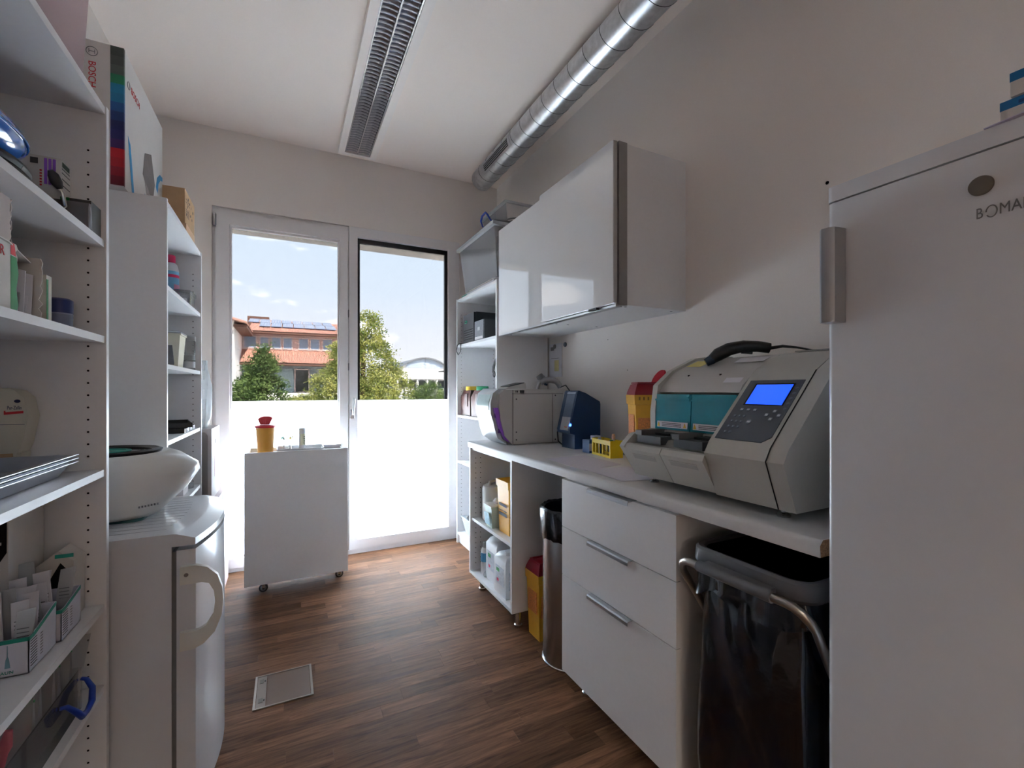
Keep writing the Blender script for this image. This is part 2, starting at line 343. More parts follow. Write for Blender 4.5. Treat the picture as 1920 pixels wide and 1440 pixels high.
# ------------------------------------------------------------------ ceiling luminaire
lp = T('ceiling_lamp', 'long white louvred fluorescent ceiling lamp, switched off', 'lamp', (.465, 2.74, ZC))
LX0, LX1, LY0, LY1 = .332, .600, 1.90, 3.555
b = B()
for a in ((LX0, .375, LY0, LY1), (.555, LX1, LY0, LY1), (.375, .555, LY0, LY0+.045), (.375, .555, LY1-.035, LY1)): b.box(*a, 3.018, 3.07)
part(lp, 'housing', b.bevel(.003), mat('lamp_white', (238, 228, 222), .4, var=.01))
REFL = mat('mirror_louvre', (205, 208, 215), .14, 1.0, var=.04)
part(lp, 'reflector', B().box(.376, .554, LY0+.045, LY1-.035, 3.064, 3.0695), REFL)
for xx in (.377, .461, .546):
    part(lp, 'louvre_rail', B().prism([(xx, 3.022), (xx+.007, 3.022), (xx+.005, 3.062), (xx+.002, 3.062)], 'y', LY0+.046, LY1-.036), REFL)
bl = B().poly([[(-.0375, y, z) for y, z in ((-.001, -.018), (.001, -.018), (.006, .0), (.009, .018), (-.009, .018), (-.006, 0))],
               [(0, y, z) for y, z in ((-.001, -.012), (.001, -.012), (.005, .002), (.009, .018), (-.009, .018), (-.005, .002))],
               [(.0375, y, z) for y, z in ((-.001, -.018), (.001, -.018), (.006, .0), (.009, .018), (-.009, .018), (-.006, 0))]]).mesh('louvre_blade', REFL)
n = 50
for c in (.4225, .5065):
    for i in range(n):
        inst(lp, 'louvre_blade', bl, (c-.465, LY0+.06+i*(LY1-LY0-.11)/(n-1)-2.74, 3.041-ZC))
for c in (.4225, .5065):
    part(lp, 'fluorescent_tube', B().tube([(c, LY0+.05, 3.058), (c, LY1-.04, 3.058)], .006, 10), mat('lamp_tube', (238, 236, 232), .4))

# ------------------------------------------------------------------ ventilation duct
DX, DZ, DR = 1.40, 2.958, .083
du = T('ventilation_duct', 'galvanised spiral ventilation duct along the ceiling above the wall cabinet', 'duct', (DX, 1.0, DZ-DR))
part(du, 'pipe', B().poly([[(DX+DR*math.cos(a*PI/24), y, DZ+DR*math.sin(a*PI/24)) for a in range(48)] for y in (-1.29, 0, 1, 2, 3.0, 3.36)], cap=False), ZINC)
part(du, 'end_cap', B().poly([[(DX+r*math.cos(a*PI/24), y, DZ+r*math.sin(a*PI/24)) for a in range(48)] for r, y in ((DR+.0015, 3.32), (DR+.0015, 3.37), (DR-.006, 3.376), (.01, 3.378))]), ZINC)
SEAM = mat('duct_seam', (66, 66, 70), .5, .7)
pts = []
turns = 33; per = 28
for i in range(turns*per):
    a = 2*PI*i/per; pts.append((DX+(DR+.0003)*math.cos(a), 3.30-i/per*.137, DZ+(DR+.0003)*math.sin(a)))
part(du, 'spiral_seam', B().tube(pts, .0016, 6), SEAM)
# outlet grille on the room side
def duct_pt(a, y, r=DR): return (DX+r*math.cos(a), y, DZ+r*math.sin(a))
a0, a1 = math.radians(172), math.radians(222)
part(du, 'grille_plate', B().poly([[duct_pt(a0+(a1-a0)*i/8, y, DR+.003) for i in range(9)]+[duct_pt(a1-(a1-a0)*i/8, y, DR+.0005) for i in range(9)] for y in (2.70, 3.17)]), ALU)
part(du, 'grille_opening', B().poly([[duct_pt(a0+.12+(a1-a0-.3)*i/8, y, DR+.0036) for i in range(9)]+[duct_pt(a1-.18-(a1-a0-.3)*i/8, y, DR+.001) for i in range(9)] for y in (2.73, 3.13)]), DARK)
for i in range(4):
    a = a0+.12+(a1-a0-.3)*(i+.35)/4
    part(du, 'grille_slat', B().tube([duct_pt(a, 2.735, DR+.005), duct_pt(a, 3.125, DR+.005)], .0028, 6), ALU)
b = B().tube([(DX-.02, 2.86, DZ+DR), (DX-.02, 2.86, 3.069)], .004).tube([duct_pt(math.radians(a), 2.86, DR+.003) for a in range(60, 125, 5)], .004)
part(du, 'hanger', b, CHROME)
for yy in (.4, 1.6): part(du, 'hanger', B().tube([(DX, yy, DZ+DR-.004), (DX, yy, 3.069)], .004), CHROME)

# ================================================================== SHELVES AND CABINETS
def shelving(name, label, loc, rz, wd, dp, levels, plinth=True, group=None, h=2.02, holes=True):
    t = T(name, label, 'shelf', loc, rz, group); th = .018
    for x0 in (0, wd-th): part(t, 'side_panel', B().box(x0, x0+th, 0, dp, 0, h).bevel(.0012, 1), LAM, w=False)
    part(t, 'top_board', B().box(th+.0005, wd-th-.0005, .003, dp-.004, h-th-.004, h-.003).bevel(.001, 1), LAM, w=False)
    part(t, 'back_panel', B().box(th, wd-th, dp-.004, dp-.001, .05, h-.02), LAM, w=False)
    for z in levels: part(t, 'shelf', B().box(th+.001, wd-th-.001, .004, dp-.005, z-.018, z).bevel(.001, 1), LAM, w=False)
    if plinth: part(t, 'plinth', B().box(th, wd-th, .02, .034, 0, .075), LAM, w=False)
    if holes:
        for x, sgn in ((th, 1), (wd-th, -1)):
            b = B()
            for y in (.037, dp-.07):
                z = .20
                while z < h-.12:
                    if all(abs(z-q) > .016 for q in levels):
                        b.poly([[(x+sgn*q, y+r*math.cos(a*PI/4), z+r*math.sin(a*PI/4)) for a in range(8)] for q, r in ((.0004, .0026), (.0002, .0027))])
                    z += .032
            part(t, 'pin_holes', b, DARK, w=False, kind='stuff', smooth=0)
    return t
SH1 = shelving('shelf_unit', 'tall white shelf unit crowded with medical supplies, nearest on the left', (-.43, .767, 0), PI/2, .80, .395, [.075, .491, .704, 1.060, 1.412, 1.664])
SH2 = shelving('shelf_unit', 'tall white shelf unit behind the small fridge and centrifuge', (-.423, 2.18, 0), PI/2, .80, .40, [.075, .44, .756, 1.066, 1.372, 1.686])
SH3 = shelving('shelf_unit', 'tall white corner shelf unit between the window and the wall cabinet', (1.262, 3.585, 0), -PI/2, .81, .40, [.092, .685, 1.062, 1.64])

# ------------------------------------------------------------------ wall cabinet with sliding gloss doors
wc = T('wall_cabinet', 'white high gloss wall cabinet with two overlapping sliding doors', 'cabinet', (1.46, 2.15, 1.64))
part(wc, 'body', B().box(1.30, 1.676, 1.54, 1.558, 1.64, 2.34).box(1.30, 1.676, 2.742, 2.76, 1.64, 2.34).box(1.30, 1.676, 1.558, 2.742, 1.64, 1.658).box(1.30, 1.676, 1.558, 2.742, 2.322, 2.34).box(1.66, 1.676, 1.558, 2.742, 1.658, 2.322).bevel(.001, 1), LAM)
GREYED = mat('grey_edge_profile', (150, 146, 144), .45, .2, var=.02)
part(wc, 'edge_profile', B().box(1.277, 1.322, 1.5365, 1.558, 1.637, 2.343), GREYED)
d = part(wc, 'door', B().box(1.245, 1.264, 1.537, 2.165, 1.642, 2.339).bevel(.001, 1), GLOSSW)
part(d, 'edge_strip', B().box(1.2465, 1.266, 1.5352, 1.5372, 1.643, 2.338), mat('light_edge_strip', (176, 173, 171), .4, var=.01))
part(d, 'grip', B().box(1.249, 1.272, 1.66, 1.72, 1.632, 1.6425), BLACK)
d = part(wc, 'door', B().box(1.270, 1.288, 2.14, 2.758, 1.640, 2.337).bevel(.001, 1), GLOSSW)
part(d, 'grip', B().box(1.272, 1.290, 2.43, 2.49, 1.630, 1.6405), BLACK)
part(wc, 'rail', B().box(1.266, 1.30, 1.545, 2.75, 1.630, 1.6395), ALU)
part(wc, 'rail', B().box(1.290, 1.30, 1.545, 2.75, 2.33, 2.342), ALU)
for (x, y) in ((1.345, 1.575), (1.62, 1.575), (1.345, 2.15), (1.42, 2.15), (1.62, 2.15), (1.345, 2.72)):
    part(wc, 'cap_screw', B().lathe([(.006, 1.6385), (.006, 1.6398)], (x, y, 0), 10), MGREY)

# ------------------------------------------------------------------ worktop
wt = T('worktop', 'long white worktop with rounded front edge', 'worktop', (1.35, 1.65, .905))
pr = [(1.674, .9045), (1.036, .9045), (1.034, .925)]+[(1.046-.012*math.cos(a*PI/12), .9305+.012*math.sin(a*PI/12)) for a in range(0, 7)]+[(1.674, .9425)]
part(wt, 'board', B().prism(pr, 'y', .582, 2.722), mat('white_worktop', (222, 220, 220), .32, var=.02, scale=90))
part(wt, 'raw_end', B().prism([(1.672, .9055), (1.039, .9055), (1.037, .93), (1.048, .941), (1.672, .941)], 'y', .5795, .5825), mat('raw_chipboard', (150, 112, 80), .9, var=.35, scale=260, bump=.4))
ZT = .9425

# ------------------------------------------------------------------ base cabinets
def feet(t, pts, h=.1):
    for x, y in pts: part(t, 'foot', B().lathe([(.022, 0), (.022, .012), (.017, .016), (.017, h)], (x, y, 0), 16), CHROME)
oc = T('open_base_cabinet', 'open white base cabinet with canisters under the worktop end', 'cabinet', (1.35, 2.415, 0))
for a in ((2.704, 2.722), (2.108, 2.126)): part(oc, 'side_panel', B().box(1.045, 1.66, a[0], a[1], .10, .9035).bevel(.001, 1), LAM)
part(oc, 'bottom_board', B().box(1.047, 1.66, 2.1265, 2.7035, .10, .118), LAM)
part(oc, 'shelf', B().box(1.055, 1.65, 2.1265, 2.7035, .438, .456), LAM)
part(oc, 'back_panel', B().box(1.652, 1.659, 2.1265, 2.7035, .118, .9), LAM)
part(oc, 'top_rail', B().box(1.06, 1.14, 2.1265, 2.7035, .885, .9035), LAM)
b = B()
for y, sg in ((2.704, -1), (2.126, 1)):
    for x in (1.082, 1.115):
        for i in range(22):
            z = .16+i*.032
            if abs(z-.447) > .018: b.poly([[(x+r*math.cos(a*PI/4), y+sg*q, z+r*math.sin(a*PI/4)) for a in range(8)] for q, r in ((.0004, .003), (.0002, .0031))])
part(oc, 'pin_holes', b, DARK, kind='stuff', smooth=0)
feet(oc, ((1.11, 2.66), (1.11, 2.16), (1.6, 2.66), (1.6, 2.16)))
dc = T('drawer_cabinet', 'white base cabinet with three drawers under the worktop', 'cabinet', (1.35, 1.3, 0))
part(dc, 'body', B().box(1.051, 1.66, .99, 1.008, .10, .9035).box(1.051, 1.66, 1.582, 1.60, .10, .9035).box(1.051, 1.66, 1.008, 1.582, .10, .118).box(1.64, 1.66, 1.008, 1.582, .118, .9).box(1.051, 1.66, 1.008, 1.582, .893, .9035), LAM)
for z0, z1 in ((.10, .4985), (.5015, .6985), (.7015, .897)):
    d = part(dc, 'drawer', B().box(1.030, 1.049, .982, 1.603, z0, z1).bevel(.0015, 2), LAM)
    part(d, 'handle', B().prism([(1.049, z1), (1.049, z1+.0015), (1.012, z1+.0015), (1.008, z1-.003), (1.008, z1-.014), (1.0095, z1-.014), (1.0105, z1-.002)], 'y', 1.172, 1.40), ALU)
feet(dc, ((1.12, 1.04), (1.12, 1.55), (1.6, 1.04), (1.6, 1.55)))

# ------------------------------------------------------------------ tall fridge
tf = T('tall_fridge', 'tall white single door fridge at the right edge', 'fridge', (1.3, .26, 0))
part(tf, 'body', B().box(1.06, 1.645, -.02, .548, .03, 1.675).bevel(.004), APPL)
part(tf, 'door', B().rr(1.0, 1.055, -.02, .548, .06, 1.652, .012, 5).bevel(.002, 1), APPL)
part(tf, 'top_cap', B().rr(.999, 1.645, -.021, .549, 1.655, 1.686, .012, 5, .0).bevel(.006, 3, 50), APPL)
h = part(tf, 'handle', B().prism([(.998, .512), (.968, .516), (.962, .524), (.962, .538), (.968, .544), (.998, .546)], 'z', 1.405, 1.593).bevel(.002), ALU)
part(tf, 'toe_kick', B().box(1.03, 1.62, -.0, .53, 0, .03), DGREY)
text(tf, 'B', .0245, MGREY, (.9996, .3222, 1.5535), '-x', stretch=.66)
part(tf, 'lettering', B().tube([(.9994, .3035+.0062*math.cos(a), 1.5537+.0092*math.sin(a)) for a in [i*PI/16 for i in range(30)]], .0009, 6), MGREY)
text(tf, 'MANN', .0245, MGREY, (.9996, .2955, 1.5535), '-x', stretch=.72)
mg = one('fridge_magnet', 'round grey metal magnet on the tall fridge door', 'magnet', B().poly([[(x, .3145+r*math.cos(a*PI/16), 1.5975+r*math.sin(a*PI/16)) for a in range(32)] for x, r in ((.9995, .0145), (.9965, .0155), (.9935, .0150), (.9930, .0135))]), mat('grey_magnet_metal', (116, 108, 100), .45, .7, var=.1), (.998, .3145, 1.5975))

# ------------------------------------------------------------------ small fridge (left)
sf = T('small_fridge', 'small white under-counter fridge with curved door, below the centrifuge', 'fridge', (-.5, 1.87, 0))
part(sf, 'body', B().box(-.82, -.300, 1.602, 2.138, .02, .822).bevel(.003), APPL)
def bow(x, amp, y): return x+amp*(1-((y-1.87)/.27)**2)
ys = [1.600+.54*i/20 for i in range(21)]
part(sf, 'door', B().poly([[(-.288, ys[-1], z)]+[(-.288, ys[0], z)]+[(bow(-.242, .038, y), y, z) for y in ys] for z in (.045, .805)]).bevel(.003, 2, 50), APPL)
part(sf, 'door_seal', B().box(-.301, -.287, 1.61, 2.13, .06, .80), MGREY)
tp = part(sf, 'worktop_lid', B().poly([[(-.825, ys[-1]+.002, z)]+[(-.825, ys[0]-.004, z)]+[(bow(-.242-i, .038, y), y+(-.004 if y == ys[0] else 0), z) for y in ys] for z, i in ((.818, .0), (.838, .0), (.8535, .045), (.855, .06))]).bevel(.002, 1, 50), APPL)
b = B()
for i in range(12):
    y = 1.66+i*.04
    b.box(-.72, bow(-.335, .03, y), y, y+.004, .8545, .8556)
part(tp, 'grooves', b, mat('lid_groove', (176, 177, 184), .4))
text(tp, 'L i e b o n i a', .001, APPL, (-.3, 1.8, .84), '+z') if False else None
b = B()
for i in range(7): b.box(-.262, -.252, 1.80+i*.011, 1.806+i*.011, .8505, .8515)
h = part(sf, 'handle', B().tube([(-.268, 1.594, .735), (-.235, 1.590, .738), (-.205, 1.592, .728), (-.184, 1.598, .70), (-.177, 1.602, .655), (-.180, 1.602, .62), (-.198, 1.596, .575), (-.225, 1.592, .552), (-.268, 1.594, .545)], [.017, .017, .014, .011, .010, .010, .012, .016, .017], 12).bm and B().poly([[(x-nx*w_, y-.008, z-nz*w_), (x+nx*w_, y-.008, z+nz*w_), (x+nx*w_, y+.008, z+nz*w_), (x-nx*w_, y+.008, z-nz*w_)] for x, y, z, nx, nz, w_ in
   ((-.277, 1.590, .735, 0, 1, .026), (-.240, 1.590, .735, 0, 1, .026), (-.218, 1.587, .732, .3, .95, .022), (-.196, 1.585, .716, .7, .7, .015), (-.184, 1.584, .685, .95, .3, .011), (-.181, 1.584, .65, 1, 0, .010), (-.185, 1.584, .61, .95, -.3, .011), (-.203, 1.585, .572, .7, -.7, .016), (-.226, 1.587, .552, .3, -.95, .022), (-.245, 1.590, .545, 0, -1, .026), (-.277, 1.590, .545, 0, -1, .026))]).bevel(.004, 3, 30), APPLI)
for z in (.737, .545): part(h, 'screw', B().poly([[(-.262+r*math.cos(a*PI/8), y, z+r*math.sin(a*PI/8)) for a in range(16)] for r, y in ((.0055, 1.583), (.0055, 1.5805))]), STEEL if z > .6 else APPLI)
for i, q in enumerate(((-.25, 1.65),)): part(sf, 'foot', B().lathe([(.02, 0), (.02, .02)], (-.36, 1.66, 0), 12), DGREY)
part(sf, 'foot', B().lathe([(.02, 0), (.02, .02)], (-.36, 2.08, 0), 12), DGREY); part(sf, 'foot', B().lathe([(.02, 0), (.02, .02)], (-.75, 1.66, 0), 12), DGREY); part(sf, 'foot', B().lathe([(.02, 0), (.02, .02)], (-.75, 2.08, 0), 12), DGREY)

# ------------------------------------------------------------------ white cart by the window
ct = T('rolling_cart', 'white panelled rolling cart with trays on top, in front of the window', 'cart', (.06, 3.33, 0))
part(ct, 'front_panel', B().box(-.238, .360, 3.19, 3.206, .064, .882).bevel(.001, 1), LAM)
part(ct, 'back_panel', B().box(-.238, .360, 3.444, 3.46, .064, .882).bevel(.001, 1), LAM)
for x in (-.236, .342): part(ct, 'side_panel', B().box(x, x+.016, 3.2065, 3.4435, .07, .880), LAM)
part(ct, 'inner_shelf', B().box(-.219, .341, 3.2065, 3.4435, .80, .815), LAM)
part(ct, 'bottom_board', B().box(-.219, .341, 3.2065, 3.4435, .07, .088), LAM)
for x, y in ((-.137, 3.245), (.313, 3.27), (-.137, 3.41), (.313, 3.41)):
    c = part(ct, 'caster', B().poly([[(x+r*math.cos(a*PI/12), y+q, .026+r*math.sin(a*PI/12)) for a in range(24)] for q, r in ((-.010, .021), (-.009, .0255), (.009, .0255), (.010, .021))]), DGREY)
    part(c, 'wheel_rim', B().poly([[(x+r*math.cos(a*PI/12), y+q, .026+r*math.sin(a*PI/12)) for a in range(24)] for q, r in ((-.0115, .011), (-.0115, .017), (.0115, .017), (.0115, .011))]), ALU)
    part(c, 'hub', B().poly([[(x+r*math.cos(a*PI/8), y+q, .026+r*math.sin(a*PI/8)) for a in range(16)] for q, r in ((-.0125, .006), (-.012, .008), (.012, .008), (.0125, .006))]), BLACK)
    part(c, 'fork', B().box(x-.008, x+.010, y-.0155, y-.0135, .026, .068).box(x-.008, x+.010, y+.0135, y+.0155, .026, .068).box(x-.014, x+.014, y-.0155, y+.0155, .062, .0695), CHROME)

# ================================================================== THINGS ON THE CART
sb = T('sharps_bucket', 'round yellow sharps bucket with raised red lid on the white cart', 'sharps bin', (-.128, 3.30, .8155))
part(sb, 'bucket', B().lathe([(.041, .8155), (.052, .99), (.0555, 1.03), (.0555, 1.034), (.05, 1.034), (.037, .83)], (-.128, 3.30, 0), 32), mat('ochre_plastic', (206, 146, 50), .4, var=.03))
l = part(sb, 'lid', B().lathe([(.057, 1.028), (.0605, 1.030), (.0605, 1.040), (.045, 1.046), (.02, 1.047)], (-.128, 3.30, 0), 32), RED)
fan = [(-.128+.027*math.cos(math.radians(a)), 1.047) for a in (180, 0)]
part(l, 'flap', B().prism([(-.158, 1.048), (-.104, 1.048), (-.088, 1.086), (-.094, 1.096), (-.112, 1.1015), (-.135, 1.1015), (-.158, 1.095), (-.171, 1.084)], 'y', 3.292, 3.304).bevel(.003), RED)
for i in range(5): part(l, 'flap_rib', B().tube([(-.150+i*.010, 3.290, 1.05), (-.160+i*.0165, 3.290, 1.092)], .0018, 6), RED)
bx = [('tray_box', 'white plastic organiser tray on the cart beside the sharps bucket', -.062, .215, 3.225, 3.43, .8155, .878)]
tr = T('organiser_tray', bx[0][1], 'tray', (.07, 3.33, .8155))
b = B()
for a in ((-.062, -.059, 3.225, 3.43), (.212, .215, 3.225, 3.43), (-.059, .212, 3.225, 3.228), (-.059, .212, 3.427, 3.43), (.02, .022, 3.228, 3.427)): b.box(*a, .8155, .892)
b.box(-.059, .212, 3.228, 3.427, .8155, .819)
part(tr, 'tray', b.bevel(.0008, 1), mat('white_tray_plastic', (224, 226, 230), .35))
one('spare_tray', 'small empty white tray at the right end of the cart', 'tray', (lambda b: [b.box(*a, .8155, .868) for a in ((.222, .225, 3.225, 3.43), (.332, .335, 3.225, 3.43), (.225, .332, 3.225, 3.228), (.225, .332, 3.427, 3.43))] and b.box(.225, .332, 3.228, 3.427, .8155, .8185))(B()), mat('white_tray_plastic2', (214, 212, 212), .4), (.28, 3.33, .8155))
cup = T('swab_cup', 'small clear cup holding green and yellow tipped swabs on the cart', 'cup', (-.005, 3.345, .8195))
part(cup, 'cup', B().lathe([(.018, .8195), (.022, .905), (.0205, .905), (.0165, .824)], (-.005, 3.345, 0), 20), CLEAR)
for i in range(8):
    a = i*2.4; c_ = mat('swab_green', (30, 128, 112), .5) if i < 4 else mat('swab_yellow', (214, 200, 120), .5)
    dx = (-.024 if i < 4 else .026)+.008*math.cos(a); dy = .010*math.sin(a); zt = .945+.006*(i % 3)
    k = part(cup, 'swab', B().tube([(-.005+.005*math.cos(a), 3.345+.006*math.sin(a), .824), (-.005+dx, 3.345+dy, zt)], .0012, 6), MILKY)
    part(k, 'swab_tip', B().tube([(-.005+dx*.93, 3.345+dy*.93, zt-.008), (-.005+dx, 3.345+dy, zt), (-.005+dx*1.06, 3.345+dy*1.06, zt+.009)], [.003, .0042, .0028], 8), c_)
bt = T('white_tube', 'tall white cylinder container with a small label on the cart', 'container', (.087, 3.36, .8195))
part(bt, 'cylinder', B().lathe([(.0205, .8195), (.021, 1.008), (.0195, 1.012), (.001, 1.0125)], (.087, 3.36, 0), 24), mat('grey_white_plastic', (206, 204, 208), .45))
part(bt, 'label', B().poly([[(.087+.0214*math.cos(a), 3.36+.0214*math.sin(a), z) for a in [math.radians(d) for d in range(240, 331, 10)]] for z in (.90, .975)], closed=False, cap=False), mat('pale_yellow_label', (216, 214, 186), .6))
for i in range(5): part(bt, 'print_line', B().box(.095, .1045, 3.3405, 3.3415, .905+i*.012, .909+i*.012), INK)

# ================================================================== CARTONS BY THE WINDOW
GCARD = mat('grey_carton', (146, 140, 138), .7, var=.03); WCARD = mat('white_carton', (192, 184, 184), .6, var=.02); PINKC = mat('pinkish_carton', (178, 162, 162), .6, var=.03)
k1 = T('low_carton', 'low white carton on the floor between the shelf and the window', 'carton', (-.5, 3.35, 0))
part(k1, 'box', B().box(-.66, -.362, 3.06, 3.61, 0, .64).bevel(.004), PINKC)
part(k1, 'tape', B().box(-.3625, -.3605, 3.30, 3.35, .03, .635), MILKY)
k2 = T('white_carton', 'white carton with grey end standing on the low carton by the window', 'carton', (-.5, 3.22, .6405))
part(k2, 'box', B().box(-.66, -.388, 3.056, 3.39, .6405, 1.048).bevel(.006), WCARD)
part(k2, 'end_panel', B().rr(-.655, -.40, -1.03, -.645, 0, .002, .02) and B().prism([(-.655, .645), (-.405, .645), (-.405, 1.01), (-.418, 1.03), (-.655, 1.03)], 'y', 3.0535, 3.056), GCARD)
part(k2, 'print_mark', B().box(-.388, -.3868, 3.19, 3.20, .955, .98), INK)
part(k2, 'sticker', B().box(-.388, -.3866, 3.17, 3.24, .76, .88), mat('pink_sticker', (226, 190, 194), .6))
pb = B(); random.seed(3); rings = []
for i in range(15):
    z = 1.0485+i*.028; t_ = i/14; rings.append([(-.435+(.018+.032*math.sin(PI*min(1, t_*1.15))**.6*(1+.35*noise.noise((a*.9, i*.8, 2))))*math.cos(a*2*PI/22)*(.75), 3.16+(.055+.03*noise.noise((a*.7, i*.5, 0)))*math.sin(a*2*PI/22)*(1-.55*t_), z) for a in range(22)])
one('plastic_bag', 'crumpled clear plastic bag standing on the white carton by the window', 'bag', pb.poly(rings), MILKY, (-.43, 3.16, 1.0485))

# ================================================================== SHELF 2 (behind the small fridge)
def bottle(name, label, x, y, z, r, h, body, capm, lab=None, labz=None, cat='bottle', facing=-PI/2, group=None, capr=.45, caph=.14):
    t = T(name, label, cat, (x, y, z), group=group)
    hb = h*(1-caph)
    part(t, 'body', B().lathe([(r*.94, 0), (r, .006), (r, hb*.80), (r*.8, hb*.92), (r*capr, hb*.97), (r*capr, hb)], (0, 0, 0), 28), body, w=False)
    part(t, 'cap', B().lathe([(r*capr*1.12, hb-.012), (r*capr*1.12, h-.004), (r*capr*.9, h), (.0005, h)], (0, 0, 0), 24), capm, w=False)
    if lab:
        z0, z1 = labz or (.15, .7)
        part(t, 'label', B().poly([[((r+.0006)*math.cos(facing+math.radians(d)), (r+.0006)*math.sin(facing+math.radians(d)), hb*zz) for d in range(-80, 81, 10)] for zz in (z0, z1)], closed=False, cap=False), lab, w=False)
    return t
def carton(name, label, x0, x1, y0, y1, z0, z1, m, cat='box', bev=.0015, group=None, rz=0):
    c = ((x0+x1)/2, (y0+y1)/2, z0); t = T(name, label, cat, c, rz, group)
    hx, hy = (x1-x0)/2, (y1-y0)/2
    part(t, 'box', B().box(-hx, hx, -hy, hy, 0, z1-z0).bevel(bev, 1), m, w=False); return t
LBLUE = mat('light_blue_label', (120, 176, 214), .5, var=.1); PINK = mat('magenta_plastic', (206, 40, 92), .4)
t = bottle('disinfectant_bottle', 'blue and white disinfectant bottle with magenta cap on the rear left shelf', -.545, 2.90, 1.687, .034, .285, mat('white_bottle', (230, 230, 234), .35), PINK, LBLUE, (.05, .78), facing=-.6, capr=.5, caph=.11)
part(t, 'label_band', B().poly([[(.0352*math.cos(math.radians(d)), .0352*math.sin(math.radians(d)), z) for d in range(-110, 41, 10)] for z in (.165, .18)], closed=False, cap=False), PINK, w=False)
part(t, 'label_print', B().poly([[(.0353*math.cos(math.radians(d)), .0353*math.sin(math.radians(d)), z) for d in range(-60, 11, 10)] for z in (.07, .13)], closed=False, cap=False), mat('label_pink', (218, 150, 176), .5), w=False)
def bin_(name, label, x0, x1, y0, y1, z0, h, m, flare=.012, lid=None, cat='box', rim=True, rz=0, group=None):
    t = T(name, label, cat, ((x0+x1)/2, (y0+y1)/2, z0), rz, group); hx, hy = (x1-x0)/2, (y1-y0)/2; f = flare
    def R(s_, z): return [(-hx+s_, -hy+s_, z), (hx-s_, -hy+s_, z), (hx-s_, hy-s_, z), (-hx+s_, hy-s_, z)]
    part(t, 'body', B().poly([R(f, 0), R(0, h), R(.002, h), R(f+.002, .003)]).bevel(.002, 2), m, w=False)
    if rim: part(t, 'rim', B().poly([R(-.004, h-.008), R(-.004, h), R(.001, h), R(.001, h-.008), R(-.004, h-.008)], cap=False), m, w=False)
    if lid: part(t, 'lid', B().poly([R(-.004, h+.0005), R(-.005, h+.006), R(.006, h+.012)]).bevel(.0015, 1), lid, w=False)
    return t
t = bin_('clear_box', 'small clear plastic box beside the disinfectant bottle', -.515, -.445, 2.80, 2.93, 1.687, .082, CLEAR, .006, CLEAR)
part(t, 'box_label', B().box(-.01, .02, -.064, -.0625, .012, .05), PAPER, w=False)
t = bin_('yellowed_box', 'milky lidded box with dark contents on the rear left shelf', -.56, -.475, 2.72, 2.86, 1.373, .175, mat('yellowed_plastic', (232, 228, 206), .4), .012, MILKY)
part(t, 'dark_insert', B().prism([(-.018, .02), (.018, .02), (.010, .12), (-.006, .12)], 'y', -.066, -.061), MGREY, w=False)
bottle('clear_jar', 'clear jar with screw lid beside the milky lidded box', -.47, 2.93, 1.373, .026, .085, CLEAR, MILKY, PAPER, (.2, .7), capr=.85, caph=.2)
bottle('clear_jar', 'clear jar stacked on top of the other jar', -.47, 2.93, 1.4585, .027, .10, CLEAR, MILKY, capr=.9, caph=.15)
FILE = mat('black_letter_tray', (28, 29, 32), .45)
for i in range(2):
    t = T('file_tray', ('lower black file tray with white label tabs on the rear left shelf' if i == 0 else 'black file tray with white tabs, turned askew on the other file tray'), 'tray', (-.52, 2.72, 1.067+i*.026), rz=(.02, .22)[i])
    b = B().box(-.105, .085, -.15, .14, 0, .003).box(-.105, -.102, -.15, .14, .003, .022).box(-.105, .085, .137, .14, .003, .022)
    b.box(-.105, .085, -.15, -.147, .003, .022).box(.082, .085, -.15, .14, .003, .020)
    part(t, 'tray', b, FILE, w=False)
    for j in range(3): part(t, 'label_tab', B().box(.0852, .0875, -.12+j*.10, -.065+j*.10, .002, .021), PAPER, w=False)
t = carton('white_packet', 'white paper packet lying on the rear left shelf by the centrifuge', -.56, -.452, 2.66, 2.78, .757, .80, PAPER)
t = T('tape_roll', 'white tape roll on the rear left shelf by the packet', 'tape', (-.47, 2.87, .757))
part(t, 'roll', B().lathe([(.012, 0), (.028, 0), (.028, .022), (.012, .022), (.012, 0)], (0, 0, 0), 24, cap=False), MILKY, w=False)
t = carton('white_packet', 'flat white carton stacked on the paper packet', -.555, -.46, 2.67, 2.80, .801, .83, WCARD)
carton('small_packet', 'small white carton on the lower rear left shelf beside the centrifuge', -.54, -.46, 2.55, 2.64, .441, .50, PAPER)

# on top of shelf 2
bo = T('appliance_box', 'white appliance carton printed BOSCH standing on the rear left shelf unit', 'carton', (-.63, 2.415, 2.0205))
BW = mat('white_gloss_carton', (228, 224, 222), .45, var=.01)
part(bo, 'box', B().box(-.72, -.542, 2.13, 2.70, 2.0205, 2.53).bevel(.002, 1), BW)
cols = [(110, 16, 34), (140, 18, 40), (178, 22, 38), (196, 26, 44), (70, 40, 110), (44, 42, 104), (30, 38, 96), (26, 58, 120), (22, 84, 150), (22, 120, 168), (20, 130, 180), (28, 128, 90), (96, 104, 100), (80, 88, 84), (64, 72, 68)]
for i, c in enumerate(cols):
    z0 = 2.022+i*.0338; b = B().box(-.580, -.5412, 2.1288, 2.13, z0, z0+.0338).box(-.5422, -.5410, 2.1288, 2.141, z0, z0+.0338)
    part(bo, 'colour_band', b, mat('band%d' % i, c, .4), smooth=0)
text(bo, 'BOSCH', .030, REDINK, (-.632, 2.1292, 2.455), '-y', spin=-PI/2, kern=.95)
